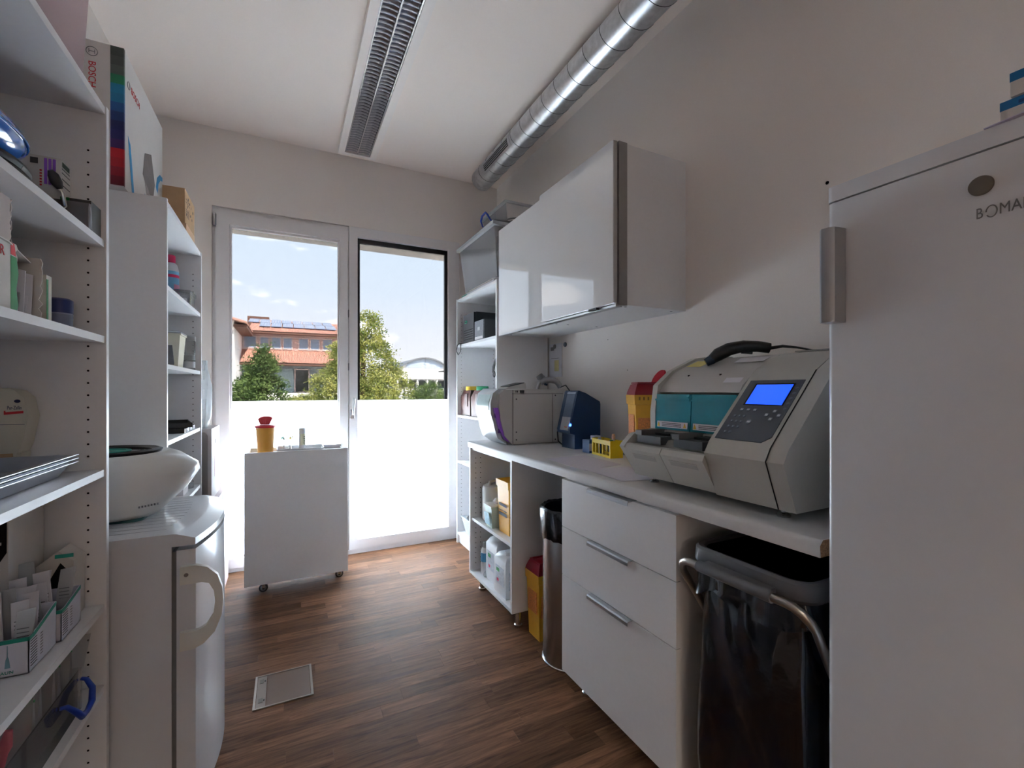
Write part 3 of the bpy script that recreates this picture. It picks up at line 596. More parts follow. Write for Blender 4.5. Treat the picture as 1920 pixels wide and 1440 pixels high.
part(bo, 'emblem', B().tube([(-.632+.016*math.cos(a*PI/12), 2.1292, 2.49+.016*math.sin(a*PI/12)) for a in range(25)], .0012, 5).box(-.641, -.639, 2.1288, 2.1296, 2.482, 2.498).box(-.625, -.623, 2.1288, 2.1296, 2.482, 2.498).box(-.641, -.623, 2.1288, 2.1296, 2.489, 2.491), MGREY)
text(bo, 'BOSCH', .036, REDINK, (-.5412, 2.215, 2.425), '+x', kern=.95)
part(bo, 'emblem', B().tube([(-.5412, 2.185+.014*math.cos(a*PI/12), 2.425+.014*math.sin(a*PI/12)) for a in range(25)], .0011, 5), MGREY)
part(bo, 'print_appliance', B().prism([(2.40, 2.27), (2.50, 2.31), (2.56, 2.20), (2.53, 2.12), (2.44, 2.13), (2.37, 2.17)], 'x', -.5412, -.5408), mat('print_grey', (112, 106, 108), .5, var=.12))
part(bo, 'print_appliance', B().prism([(2.40, 2.15), (2.45, 2.14), (2.52, 2.09), (2.575, 2.045), (2.56, 2.04), (2.48, 2.07), (2.43, 2.10)], 'x', -.5411, -.5407), mat('print_grey2', (150, 140, 144), .5))
CY = mat('print_cyan', (40, 150, 210), .5)
part(bo, 'print_line', B().prism([(2.175, 2.23), (2.205, 2.21), (2.255, 2.03), (2.225, 2.03)], 'x', -.5412, -.5408), CY)
part(bo, 'print_line', B().prism([(2.40, 2.10), (2.44, 2.085), (2.41, 2.03), (2.37, 2.03)], 'x', -.5412, -.5408), CY)
part(bo, 'print_line', B().prism([(2.58, 2.20), (2.60, 2.25), (2.65, 2.285), (2.698, 2.29), (2.698, 2.272), (2.66, 2.262), (2.625, 2.232), (2.605, 2.18)], 'x', -.5412, -.5408), CY)
carton('flat_carton', 'flat pale brown carton under the brown box on the rear left shelf unit', -.66, -.448, 2.71, 2.93, 2.0205, 2.092, mat('pale_cardboard', (222, 184, 150), .8, var=.04), 'carton')
bb = carton('brown_box', 'brown cardboard box with printed side on top of the rear left shelf unit', -.66, -.455, 2.715, 2.97, 2.0925, 2.265, CARD, 'carton')
for i in range(9): part(bb, 'print_mark', B().box(.1026, .1031, -.09+.02*i, -.085+.02*i+.006*(i % 3), .05+.009*(i*5 % 11), .062+.009*(i*5 % 11)), INK, w=False)
for z in (.05, .06, .07, .08, .115, .13): part(bb, 'print_mark', B().box(.1026, .1031, -.10, -.03+.2*z, z, z+.003), INK, w=False)

# ================================================================== CENTRIFUGE on the small fridge
cf = T('centrifuge', 'white bench centrifuge with dark round lid on the small fridge', 'centrifuge', (-.50, 1.93, .856))
CW = mat('white_device_plastic', (228, 228, 226), .28, var=.01, coat=.2)
def ell(cx, cy, rx, ry, z, n=40, nose=0, flat=.0):
    out = []
    for i in range(n):
        a = 2*PI*i/n; c_, s_ = math.cos(a), math.sin(a)
        e_ = 3.2
        f = (abs(c_)**e_+abs(s_)**e_)**(-1/e_)
        out.append((cx+rx*c_*f+(nose*max(0, c_)**3 if nose else 0), cy+ry*s_*f, z))
    return out
part(cf, 'body', B().poly([ell(-.545, 1.90, .16, .125, .866), ell(-.545, 1.90, .175, .135, .88), ell(-.54, 1.90, .195, .148, .94, nose=.035), ell(-.54, 1.90, .20, .152, .995, nose=.065), ell(-.54, 1.90, .197, .152, 1.02, nose=.062), ell(-.54, 1.90, .185, .150, 1.052, nose=.025), ell(-.54, 1.90, .175, .142, 1.064)]).bevel(.002, 1, 60), CW, smooth=60)
part(cf, 'base', B().rr(-.70, -.41, 1.79, 2.01, .856, .868, .03), mat('teal_base', (40, 90, 96), .5))  # plain teal colour for the base plate
def oval(r0, z0): return [(-.535+r0*1.16*math.cos(a*PI/24), 1.895+r0*math.sin(a*PI/24), z0) for a in range(48)]
l = part(cf, 'lid_ring', B().poly([oval(.130, 1.062), oval(.134, 1.072), oval(.124, 1.077), oval(.108, 1.071), oval(.106, 1.064)]), BLACK)
part(cf, 'lid_glass', B().poly([oval(.107, 1.063), oval(.07, 1.069), oval(.001, 1.071)]), mat('teal_lid', (28, 70, 78), .15, var=.05))
part(cf, 'lid_mark', B().poly([oval(.062, 1.0700), oval(.062, 1.0726), oval(.050, 1.0730), oval(.050, 1.0705)]), TEAL)
part(cf, 'display', B().poly([[(-.345, 1.85, 1.052), (-.345, 1.95, 1.052), (-.302, 1.95, 1.0245), (-.302, 1.85, 1.0245)], [(-.3465, 1.85, 1.047), (-.3465, 1.95, 1.047), (-.3035, 1.95, 1.0195), (-.3035, 1.85, 1.0195)]]), mat('pale_display', (206, 212, 224), .08))
for i in range(7): part(cf, 'lettering', B().box(-.412+i*.0075, -.4075+i*.0075, 1.7555+i*.0006, 1.7575+i*.0006, .905+i*.001, .911+i*.001), MGREY)
for x, y in ((-.66, 1.82), (-.46, 1.82), (-.66, 1.98), (-.46, 1.98)): part(cf, 'foot', B().lathe([(.012, .8558), (.012, .860)], (x, y, 0), 12), BLACK)

# ================================================================== SHELF 1 (nearest on the left)
Z1 = dict(a=1.665, b=1.413, c=1.061, d=.705, e=.492)
# top: milky storage box with pink contents
t = T('storage_box', 'milky storage box with pink contents on top of the nearest left shelf', 'box', (-.62, 1.22, 2.0205))
part(t, 'body', B().poly([[(-.80, .94, 2.0205), (-.452, .94, 2.0205), (-.452, 1.462, 2.0205), (-.80, 1.462, 2.0205)], [(-.815, .93, 2.36), (-.438, .93, 2.36), (-.438, 1.478, 2.36), (-.815, 1.478, 2.36)]]).bevel(.008, 3), thin('pinkish_milky_plastic', (232, 214, 216), 0, rough=.2, dif=.5))
part(t, 'contents', B().poly([ell(-.63, 1.19, .14+.012*math.sin(i*2.1), .21+.02*math.sin(i*1.7), 2.028+i*.03, 28) for i in range(10)]).bevel(.002, 1, 70), mat('pink_rubber', (176, 112, 122), .5, var=.18, scale=14))
# row a: blue dish, coil, box, stethoscope, pouch
DB = mat('glossy_blue_plastic', (38, 104, 190), .12, var=.05, coat=.5)
t = T('blue_kidney_dish', 'glossy blue plastic dish on the upper near left shelf', 'dish', (-.54, 1.22, Z1['a']))
part(t, 'bowl', B().poly([[(-.545+.074*math.sin(q*PI/12)*math.cos(a*PI/18), 1.205+.150*math.sin(q*PI/12)*math.sin(a*PI/18), Z1['a']+.108-.046*math.cos(q*PI/12)) for a in range(36)] for q in (1, 2, 3, 4, 5, 6, 7, 8, 9, 10, 11)]), DB, smooth=80)
part(t, 'rim', B().tube([(-.545+.074*math.cos(a*PI/18), 1.205+.150*math.sin(a*PI/18), Z1['a']+.108) for a in range(37)], .003, 6), DB)
t = T('black_tubing_coil', 'coiled black rubber tubing under the blue dish', 'tubing', (-.55, 1.24, Z1['a']))
for i in range(3): part(t, 'coil', B().tube([(-.55+(.075-.004*i)*math.cos(a*PI/16), 1.24+(.125-.004*i)*math.sin(a*PI/16), Z1['a']+.012+.02*i) for a in range(33)], .0105, 8), BLACK)
t = carton('medicine_box', 'white medicine box with purple stripes on the upper near left shelf', -.62, -.500, 1.488, 1.545, Z1['a']+.0005, 1.838, mat('white_box_print', (216, 212, 208), .5), 'box')
for i in range(3): part(t, 'stripe', B().box(.030+i*.0078, .0355+i*.0078, -.0290, -.0284, .105, .168), PURP, w=False)
part(t, 'print_code', B().box(.005, .019, -.0290, -.0284, .152, .166), INK, w=False)
for i in range(6): part(t, 'print_line', B().box(.022, .026, -.0290, -.0284, .10+.007*i, .104+.007*i), REDINK, w=False)
for z in (.11, .125, .14, .15): part(t, 'print_line', B().box(.0600, .0605, -.022, .022, z, z+.002), INK, w=False)
part(t, 'print_mark', B().box(.0600, .0605, -.02, .02, .156, .168), mat('dark_green_print', (44, 66, 52), .6), w=False)
st = T('stethoscope', 'steel stethoscope with dark ear tips in front of the medicine box', 'stethoscope', (-.50, 1.42, Z1['a']))
za = Z1['a']
part(st, 'binaural', B().tube([(-.50, 1.376, za+.035), (-.49, 1.42, za+.032), (-.482, 1.436, za+.03), (-.478, 1.448, za+.045), (-.482, 1.446, za+.075), (-.488, 1.440, za+.088)], .0042, 8), CHROME)
part(st, 'binaural', B().tube([(-.50, 1.376, za+.033), (-.512, 1.40, za+.022), (-.515, 1.43, za+.02), (-.51, 1.45, za+.018)], .0042, 8), CHROME)
part(st, 'ear_tip', B().tube([(-.486, 1.443, za+.084), (-.490, 1.437, za+.096), (-.494, 1.430, za+.110), (-.497, 1.424, za+.118)], [.006, .0115, .0105, .005], 12), DGREY)

t = carton('dressing_box', 'dark flat box with green end behind the clear pouch', -.497, -.440, 1.478, 1.545, za+.0005, 1.742, mat('dark_box', (70, 68, 66), .5), 'box')
part(t, 'green_end', B().box(-.0505, .0505, -.0355, .0355, .060, .0775), GREEN, w=False) if False else part(t, 'green_end', B().box(-.029, -.012, -.0342, -.0325, .035, .0768), GREEN, w=False)
t = T('clear_pouch', 'clear zip pouch standing at the end of the upper near left shelf', 'pouch', (-.46, 1.49, za))
part(t, 'pouch', B().poly([[(-.535, 1.452-e_, z), (-.436, 1.452-e_, z), (-.434, 1.458, z), (-.436, 1.464+e_, z), (-.535, 1.464+e_, z), (-.537, 1.458, z)] for z, e_ in ((za+.0005, .004), (za+.02, .008), (za+.05, .005), (za+.062, 0))]).bevel(.001, 1), thin('grey_pouch', (196, 190, 192), 0, rough=.12, dif=.35))
part(t, 'pouch_print', B().box(-.50, -.475, 1.4435, 1.4442, za+.032, za+.040), INK)
# row b: torn boxes, thin box, bottle
zb = Z1['b']
SW = mat('swab_carton', (212, 206, 200), .7, var=.03)
def torn(name, label, x0, x1, y0, y1, z0, z1, m, edge, tear=.012, seed=1):
    t = T(name, label, 'box', ((x0+x1)/2, (y0+y1)/2, z0)); random.seed(seed)
    th = .0025
    part(t, 'near_wall', B().box(x0, x1, y0, y0+th, z0, z1), m); part(t, 'back_wall', B().box(x0, x0+th, y0+th, y1-th, z0, z1), m)
    part(t, 'far_wall', B().prism([(x0, z0)]+[(x1-abs(random.gauss(0, tear*.5)), z0+(z1-z0)*i/14) for i in range(15)]+[(x0, z1)], 'y', y1-th, y1), m)
    part(t, 'bottom', B().box(x0, x1, y0, y1, z0, z0+th), m)
    part(t, 'front_wall', B().prism([(y0, z0)]+[(y0+(y1-y0)*edge+random.uniform(-tear, tear), z0+(z1-z0)*i/18) for i in range(19)]+[(y0, z1)], 'x', x1-th, x1), m)
    part(t, 'top_flap', B().poly([[(x0, y0, z1), (x1+.002, y0, z1), (x1+.004, y0+(y1-y0)*.55, z1-.004), (x1-.02, y1+.004, z1-.012), (x0, y1, z1-.004)], [(x0, y0, z1+.002), (x1+.002, y0, z1+.002), (x1+.004, y0+(y1-y0)*.55, z1-.002), (x1-.02, y1+.004, z1-.010), (x0, y1, z1-.002)]]), m)
    return t
t = torn('swab_box', 'torn white box with red lettering and green edge on the near left shelf', -.72, -.466, .99, 1.305, zb+.0005, 1.548, SW, .66, .006, 5)
part(t, 'green_band', B().prism([(1.178, zb+.004), (1.178, zb+.110), (1.198, zb+.110), (1.205, zb+.08), (1.197, zb+.05), (1.204, zb+.02), (1.198, zb+.004)], 'x', -.4662, -.4655), GREEN)
part(t, 'red_band', B().prism([(1.178, zb+.112), (1.178, zb+.134), (1.190, zb+.134), (1.196, zb+.112)], 'x', -.4662, -.4655), REDINK)
text(t, 'ER', .026, REDINK, (-.4655, 1.128, zb+.112), '+x'); text(t, 'WIP', .011, GREEN, (-.4655, 1.14, zb+.128), '+x') if False else None
random.seed(12)
for i in range(9):
    x = -.4715-.006*(i*7 % 4)-.001*i; y = 1.206+i*.0102; h = .104-.011*(i*5 % 4); dy = .010+.006*(i*3 % 4)
    t = T('swab_packet', 'white wrapped swab packet leaning in the torn box', 'packet', (x-.015, y, zb+.004), group='swab packets in the torn box')
    part(t, 'wrapper', B().poly([[(x-.03, y-.016, zb+.004), (x, y, zb+.004), (x, y+.002, zb+.004), (x-.03, y-.014, zb+.004)], [(x-.03, y-.016+dy, zb+h), (x, y+dy, zb+h-.006), (x, y+.002+dy, zb+h-.006), (x-.03, y-.014+dy, zb+h)]]), PAPER if i % 3 else MILKY)
    part(t, 'print_mark', B().poly([[(x-.0225, y-.0135+dy*q, zb+.004+h*q), (x-.0125, y-.0085+dy*q, zb+.004+h*q), (x-.0125, y-.0081+dy*q, zb+.004+h*q), (x-.0225, y-.0131+dy*q, zb+.004+h*q)] for q in (.12, .42)]), (INK, MGREY, GREEN)[i % 3])
t = torn('glove_box', 'open torn cardboard box stacked on the swab box with red lettering', -.70, -.478, .98, 1.215, 1.5515, 1.638, mat('grey_white_board', (196, 182, 176), .8, var=.04), .97, .004, 9)
part(t, 'print_line', B().tube([(-.4775, 1.04, 1.567), (-.4773, 1.10, 1.572), (-.4773, 1.15, 1.566)], .0010, 5), INK)
t = carton('thin_box', 'thin pale box with green edge beside the torn swab box', -.62, -.485, 1.372, 1.397, zb+.0005, 1.528, mat('pale_box', (206, 200, 186), .6))
part(t, 'green_edge', B().box(.0675, .068, -.0125, -.004, .003, .105), GREEN, w=False)
t = bottle('specimen_bottle', 'clear bottle with dark blue screw lid on the near left shelf', -.497, 1.475, zb+.0005, .0235, .078, mat('blue_grey_contents', (150, 156, 176), .25), mat('dark_blue_lid', (34, 46, 104), .35), thin('label_film', (190, 196, 214), 0, dif=.5), (.1, .72), capr=.92, caph=.3)
t = bottle('specimen_bottle', 'dark bottle half hidden behind the blue-lidded bottle', -.545, 1.50, zb+.0005, .02, .072, BLACK, mat('dark_blue_lid', (34, 46, 104), .35), capr=.92, caph=.28)
# row c: tissue dispenser, trays
zc = Z1['c']
ds = T('swab_dispenser', 'cream swab dispenser lettered Pur-Zellin with red bar on the near left shelf', 'dispenser', (-.62, 1.515, zc))
DI = mat('cream_dispenser', (214, 208, 192), .4, var=.02)
part(ds, 'body', B().poly([[(x, y, z) for x, z in ((-.70, zc+.07), (-.578, zc+.055), (-.570, zc+.075), (-.558, zc+.145), (-.566, zc+.190), (-.582, zc+.208), (-.61, zc+.214), (-.70, zc+.214))] for y in (1.488, 1.545)]).bevel(.006, 3, 30), DI)
part(ds, 'stand', B().prism([(-.70, zc+.0005), (-.578, zc+.0005), (-.572, zc+.058), (-.59, zc+.06), (-.60, zc+.02), (-.70, zc+.02)], 'y', 1.492, 1.54), DI)
part(ds, 'outlet', B().box(-.66, -.585, 1.4865, 1.489, zc+.018, zc+.058), CARD)
part(ds, 'seam', B().box(-.70, -.5645, 1.487, 1.4885, zc+.126, zc+.1275), MGREY)
NAVP = mat('navy_print', (40, 44, 90), .6)
text(ds, 'Pur-Zellin', .0125, NAVP, (-.5945, 1.4876, zc+.166), '-y', stretch=.50)
part(ds, 'red_bar', B().prism([(-.600, zc+.150), (-.5665, zc+.153), (-.5665, zc+.159), (-.597, zc+.156), (-.598, zc+.160), (-.600, zc+.159)], 'y', 1.4872, 1.4882), REDINK)
part(ds, 'emblem', B().poly([[(-.577+.0055*math.cos(a*PI/10), y, zc+.182+.004*math.sin(a*PI/10)) for a in range(20)] for y in (1.4871, 1.4882)]), NAVP)
TR = mat('grey_tray_steel', (186, 190, 200), .28, .55, var=.04)
random.seed(2)
def tray(i, x, y, z, lx, ly, rz, label):
    t = T('instrument_tray', label, 'tray', (x, y, z), rz, 'instrument trays')
    R = lambda s_, zz, e_=0: [(-lx/2+s_, -ly/2+s_, zz), (lx/2-s_, -ly/2+s_, zz), (lx/2-s_, ly/2-s_, zz), (-lx/2+s_, ly/2-s_, zz)]
    part(t, 'tray', B().poly([R(.022, .0), R(.006, .030), R(-.006, .031), R(-.006, .0325), R(.007, .0325), R(.0235, .0020)]).bevel(.0025, 2, 30), TR, w=False); return t
for i in range(3): tray(i, -.60, 1.305, zc+.0005+i*.0085, .26, .34, .0, ('bottom', 'middle', 'top')[i]+' one of three nested grey instrument trays')
tray(3, -.55, 1.045, zc+.0005, .17, .14, .0, 'small grey instrument tray in front of the nested trays')
# row d: cartons, needle boxes
zd = Z1['d']
t = T('black_open_carton', 'white carton torn open with black inside on the near left lower shelf', 'carton', (-.63, 1.43, zd))
part(t, 'box', B().box(-.76, -.5455, 1.37, 1.53, zd+.0005, 1.022).bevel(.0015, 1), SW)
part(t, 'torn_opening', B().prism([(-.600, zd+.20), (-.57, zd+.17), (-.548, zd+.21), (-.5475, zd+.305), (-.575, zd+.315), (-.585, zd+.27), (-.602, zd+.262), (-.597, zd+.235)], 'y', 1.3688, 1.370), DARK)
part(t, 'torn_edge', B().box(-.597, -.556, 1.3675, 1.3688, zd+.228, zd+.234).box(-.576, -.572, 1.3675, 1.3688, zd+.23, zd+.25), PAPER)
part(t, 'teal_edge', B().box(-.70, -.592, 1.3675, 1.3695, zd+.272, zd+.283).box(-.556, -.543, 1.3675, 1.372, zd+.292, zd+.302), TEAL)
t = T('open_glove_carton', 'low grey carton with teal edge leaning beside the black-lined carton', 'carton', (-.52, 1.51, zd))
part(t, 'box', B().prism([(-.54, zd+.0005), (-.472, zd+.0005), (-.472, zd+.145), (-.50, zd+.172), (-.54, zd+.14)], 'y', 1.475, 1.545).bevel(.001, 1), SW)
part(t, 'teal_edge', B().box(-.506, -.472, 1.4735, 1.475, zd+.155, zd+.164), TEAL)
part(t, 'opening', B().prism([(-.53, zd+.075), (-.476, zd+.075), (-.476, zd+.115), (-.496, zd+.143)], 'y', 1.4738, 1.475), DARK)
def needlebox(label, x0, x1, y0, y1, zf, zb_, seed):
    t = T('needle_box', label, 'box', ((x0+x1)/2, (y0+y1)/2, zd+.0005), group='open needle boxes'); NB = mat('needle_carton', (214, 214, 226), .6, var=.02); z0 = zd+.0005; th = .0018
    ym = y0+(y1-y0)*.18
    part(t, 'front_wall', B().prism([(y0, z0), (y1, z0), (y1, zb_), (ym, zf), (y0, zf)], 'x', x1-th, x1), NB)
    part(t, 'back_wall', B().prism([(y0, z0), (y1, z0), (y1, zb_+.02), (y0, zf+.03)], 'x', x0, x0+th), NB)
    part(t, 'near_wall', B().box(x0, x1, y0, y0+th, z0, zf), NB); part(t, 'far_wall', B().box(x0, x1, y1-th, y1, z0, zb_), NB); part(t, 'bottom', B().box(x0, x1, y0, y1, z0, z0+th), NB)
    part(t, 'teal_edge', B().prism([(y0, zf-.008), (ym, zf-.008), (y1, zb_-.008), (y1, zb_), (ym, zf), (y0, zf)], 'x', x1, x1+.0006), TEAL)
    part(t, 'teal_edge', B().box(x0, x1, y0-.0006, y0, zf-.008, zf), TEAL)
    for i in range(10): part(t, 'print_line', B().box(x1, x1+.0005, y0+.006, y0+.032, z0+.010+i*.0055, z0+.0115+i*.0055), INK)
    for i in range(8): part(t, 'print_line', B().box(x1, x1+.0005, y0+.046, y0+.056, z0+.014+i*.006, z0+.0155+i*.006), MGREY)
    random.seed(seed)
    return t
t = needlebox('open needle box lettered B BRAUN, nearest on the near left shelf', -.60, -.462, 1.235, 1.352, .778, .800, 4)
text(t, 'B BRAUN', .0085, TEAL, (-.522, 1.2344, zd+.009), '-y', kern=1.1)
text(t, 'ne', .016, mat('blue_print', (60, 130, 190), .6), (-.555, 1.2344, zd+.05), '-y')
part(t, 'print_needle', B().prism([(-.497, zd+.018), (-.489, zd+.018), (-.491, zd+.035), (-.4925, zd+.04), (-.4928, zd+.062), (-.4936, zd+.062), (-.4938, zd+.04), (-.4955, zd+.035)], 'y', 1.2342, 1.2350), mat('print_teal_grey', (120, 160, 176), .6))
t = needlebox('open needle box behind the lettered one, at the shelf end', -.538, -.455, 1.358, 1.462, .776, .792, 6)
random.seed(21)
for i in range(14):
    y = 1.245+(i % 7)*.030; x = -.482-.035*(i//7)-.005*(i % 3); h = .112+.022*random.random()+(.03 if i in (5, 12) else 0)+.02*(i//7); lx = random.uniform(-.018, .022); ly = random.uniform(-.006, .020)
    fr_ = i % 7 < 4; t = T('needle_packet', ('printed white' if i < 7 else 'plain')+' sterile packet standing in the '+('lettered needle box' if fr_ else 'needle box at the shelf end'), 'packet', (x, y, zd+.003), group=('printed' if i < 7 else 'plain')+' packets in the '+('lettered needle box' if fr_ else 'end needle box'))
    part(t, 'wrapper', B().poly([[(-.014, 0, 0), (.014, 0, 0), (.014, .002, 0), (-.014, .002, 0)], [(-.014+lx*.5, ly*.4, h*.5), (.014+lx*.5, ly*.4, h*.5), (.014+lx*.5, .003+ly*.4, h*.5), (-.014+lx*.5, .003+ly*.4, h*.5)], [(-.014+lx, ly, h), (.014+lx, ly, h+.004), (.014+lx, .001+ly, h+.004), (-.014+lx, .001+ly, h)]]), PAPER if i % 3 else MILKY, w=False)
    if i < 7:
        for j in range(4): part(t, 'print_line', B().poly([[(-.009+lx*.6, ly*.5-.0015, h*.5+.008*j), (.009+lx*.6, ly*.5-.0015, h*.5+.008*j), (.009+lx*.6, ly*.5-.0015, h*.5+.002+.008*j), (-.009+lx*.6, ly*.5-.0015, h*.5+.002+.008*j)], [(-.009+lx*.6, ly*.5-.001, h*.5+.008*j), (.009+lx*.6, ly*.5-.001, h*.5+.008*j), (.009+lx*.6, ly*.5-.001, h*.5+.002+.008*j), (-.009+lx*.6, ly*.5-.001, h*.5+.002+.008*j)]]), MGREY, w=False)
# row e: zip bags in a clear box with blue handle
ze = Z1['e']
t = T('clear_carry_box', 'clear plastic box with dark blue handle on the lowest visible near left shelf', 'box', (-.56, 1.38, ze))
cb = B()
x0, x1, y0, y1 = -.70, -.452, 1.13, 1.46
for a in ((x0, x0+.003, y0, y1), (x1-.003, x1, y0, y1), (x0+.003, x1-.003, y0, y0+.003), (x0+.003, x1-.003, y1-.003, y1)): cb.box(*a, ze+.0005, ze+.10)
part(t, 'box', cb, CRYST)
part(t, 'handle', B().tube([(-.452, 1.34, ze+.072), (-.442, 1.345, ze+.07), (-.428, 1.352, ze+.05), (-.424, 1.372, ze+.026), (-.423, 1.40, ze+.022), (-.424, 1.43, ze+.026), (-.428, 1.447, ze+.05), (-.442, 1.455, ze+.07), (-.452, 1.458, ze+.072)], [.004, .005, .0065, .007, .006, .007, .0065, .005, .004], 10), BLUE)
random.seed(31)
RSYR = mat('red_syringe_tip', (214, 118, 132), .4)
for i in range(5):
    y = 1.245+i*.044; x = -.497-.006*(i % 2); h = .155+.01*(i % 3)
    t = T('zip_bag', ('clear zip bag with a pink tipped tube inside, standing in the carry box', 'clear zip bag with printed stripe, standing in the carry box')[i % 2], 'bag', (x, y, ze+.002), group=('zip bags with pink tubes', 'zip bags with printed stripe')[i % 2])
    part(t, 'bag', B().poly([[(-.035, -.004, 0), (.035, -.004, 0), (.035, .004, 0), (-.035, .004, 0)], [(-.037, -.012, h*.4), (.037, -.012, h*.4), (.037, .012, h*.4), (-.037, .012, h*.4)], [(-.036, .004, h), (.036, .006, h), (.036, .0075, h), (-.036, .0055, h)]]).bevel(.001, 1), thin('zip_bag_film', (240, 241, 241), 0, rough=.1, dif=.34), w=False)
    part(t, 'zip_strip', B().box(-.037, .037, .0045, .009, h-.012, h-.008), GREEN, w=False)
    if i % 2 == 0: part(t, 'tube', B().tube([(-.006, -.004, .03), (0, -.006, .075), (.004, -.006, .105)], [.006, .012, .006], 10), RSYR, w=False)
    else: part(t, 'print_stripe', B().box(.022, .026, -.0128, -.0118, .03, h*.75), REDINK, w=False)
one('sterile_pouch', 'long clear sterile pouch leaning at the end of the lowest near left shelf', 'pouch', B().poly([[(-.55, 1.475, ze+.0005), (-.47, 1.475, ze+.0005), (-.47, 1.480, ze+.0005), (-.55, 1.480, ze+.0005)], [(-.55, 1.525, ze+.15), (-.455, 1.525, ze+.15), (-.455, 1.528, ze+.15), (-.55, 1.528, ze+.15)]]), CLEAR, (-.5, 1.5, ze+.0005))

# ================================================================== CORNER SHELF (by the window)
t = T('paper_stack', 'flat papers and pads under the clear tub on the corner shelf', 'papers', (1.42, 3.18, 2.0205))
for i, (a, c_) in enumerate((((1.27, 1.60, 2.84, 3.45), (214, 214, 220)), ((1.275, 1.58, 2.90, 3.40), (186, 178, 172)), ((1.29, 1.59, 2.86, 3.36), (226, 224, 226)))):
    part(t, 'sheet_pile', B().box(*a, 2.0205+i*.012, 2.032+i*.012).bevel(.001, 1), mat('papers%d' % i, c_, .7))
part(t, 'teal_binder', B().box(1.268, 1.275, 3.36, 3.47, 2.0205, 2.029), TEAL)
zt0 = 2.0572
t = T('clear_tub', 'large clear plastic tub with crumpled contents on top of the corner shelf', 'tub', (1.44, 3.15, zt0))
RT = lambda s_, z: [(1.25+s_, 2.80+s_, z), (1.63-s_, 2.80+s_, z), (1.63-s_, 3.52-s_, z), (1.25+s_, 3.52-s_, z)]
part(t, 'body', B().poly([RT(.05, zt0), RT(.012, zt0+.35), RT(.014, zt0+.35), RT(.052, zt0+.003)]).bevel(.004, 2), TUBM)
part(t, 'rim', B().poly([RT(.012, zt0+.335), RT(-.008, zt0+.340), RT(-.008, zt0+.362), RT(.010, zt0+.365), RT(.012, zt0+.335)], cap=False).bevel(.002, 1), MILKY)
part(t, 'lid', B().poly([RT(-.002, zt0+.366), RT(.004, zt0+.376), RT(.03, zt0+.378)]), CLEAR)
random.seed(8)
rg = [[(p_[0]*1.0+.02*noise.noise((p_[0]*30, p_[1]*30, i*.7)), p_[1]+.03*noise.noise((p_[1]*17, p_[0]*30, i*.9)), p_[2]) for p_ in ell(1.44, 3.02+.02*math.sin(i), (.09+.035*math.sin(PI*i/9)), (.12+.04*math.sin(PI*i/9)), zt0+.09+i*.026, 30)] for i in range(10)]
part(t, 'crumpled_bag', B().poly(rg), thin('crumpled_plastic', (222, 214, 210), 0, rough=.2, dif=.55))
part(t, 'blue_bundle', B().poly([ell(1.44, 3.0, .11, .15, zt0+.006), ell(1.44, 3.0, .12, .16, zt0+.04), ell(1.44, 3.0, .10, .15, zt0+.088)]).bevel(.004, 1), mat('slate_blue_cloth', (110, 122, 146), .8, var=.1))
part(t, 'white_packets', B().box(1.31, 1.36, 3.24, 3.44, zt0+.006, zt0+.27).bevel(.003), PAPER)
t = T('clear_handled_box', 'small clear box with blue carry handle on top of the large tub', 'box', (1.46, 3.0, zt0+.379))
RU = lambda s_, z: [(1.33+s_, 2.78+s_, z), (1.60-s_, 2.78+s_, z), (1.60-s_, 3.20-s_, z), (1.33+s_, 3.20-s_, z)]
part(t, 'body', B().poly([RU(.03, zt0+.379), RU(.004, zt0+.50), RU(.006, zt0+.50), RU(.032, zt0+.382)]).bevel(.003, 2), TUBM)
part(t, 'rim', B().poly([RU(.004, zt0+.49), RU(-.008, zt0+.493), RU(-.008, zt0+.508), RU(.006, zt0+.51), RU(.004, zt0+.49)], cap=False), MILKY)
part(t, 'handle', B().tube([(1.348, 3.16, zt0+.435), (1.322, 3.165, zt0+.45), (1.305, 3.155, zt0+.485), (1.302, 3.125, zt0+.512), (1.302, 3.06, zt0+.516), (1.305, 3.03, zt0+.49), (1.322, 3.02, zt0+.455), (1.348, 3.025, zt0+.435)], [.004, .006, .0075, .008, .008, .0075, .006, .004], 10), BLUE)
part(t, 'cable_coil', B().tube([(1.47+.07*math.cos(a*PI/12), 2.93+.07*math.sin(a*PI/12), zt0+.40+.0008*a) for a in range(60)], .006, 6), DGREY)
# computers
zs = 1.6405
sv = T('tower_computer', 'black tower server with green emblem on the corner shelf', 'computer', (1.45, 3.365, zs))
part(sv, 'case', B().box(1.305, 1.64, 3.25, 3.48, zs, zs+.235).bevel(.003), mat('server_black', (34, 38, 46), .45))
part(sv, 'front', B().box(1.285, 1.304, 3.252, 3.478, zs+.003, zs+.232).bevel(.004), mat('server_front', (44, 48, 56), .4, var=.06))
for i in range(5): part(sv, 'front_slot', B().box(1.2835, 1.2855, 3.27, 3.46, zs+.03+i*.018, zs+.034+i*.018), DARK)
part(sv, 'emblem', ringbox(B(), 3.395, 3.44, zs+.165, zs+.185, 3.402, 3.433, zs+.171, zs+.179, 1.2830, 1.2852) if False else B().tube([(1.2838, 3.40, zs+.165), (1.2838, 3.44, zs+.165), (1.2838, 3.44, zs+.182), (1.2838, 3.40, zs+.182), (1.2838, 3.40, zs+.165)], .0028, 6), mat('green_emblem', (40, 190, 140), .4))
dvb = T('disk_drive', 'small grey perforated drive unit beside the tower server on the corner shelf', 'computer', (1.40, 3.12, zs))
part(dvb, 'case', B().box(1.29, 1.52, 3.05, 3.225, zs, zs+.15).bevel(.003), DGREY)
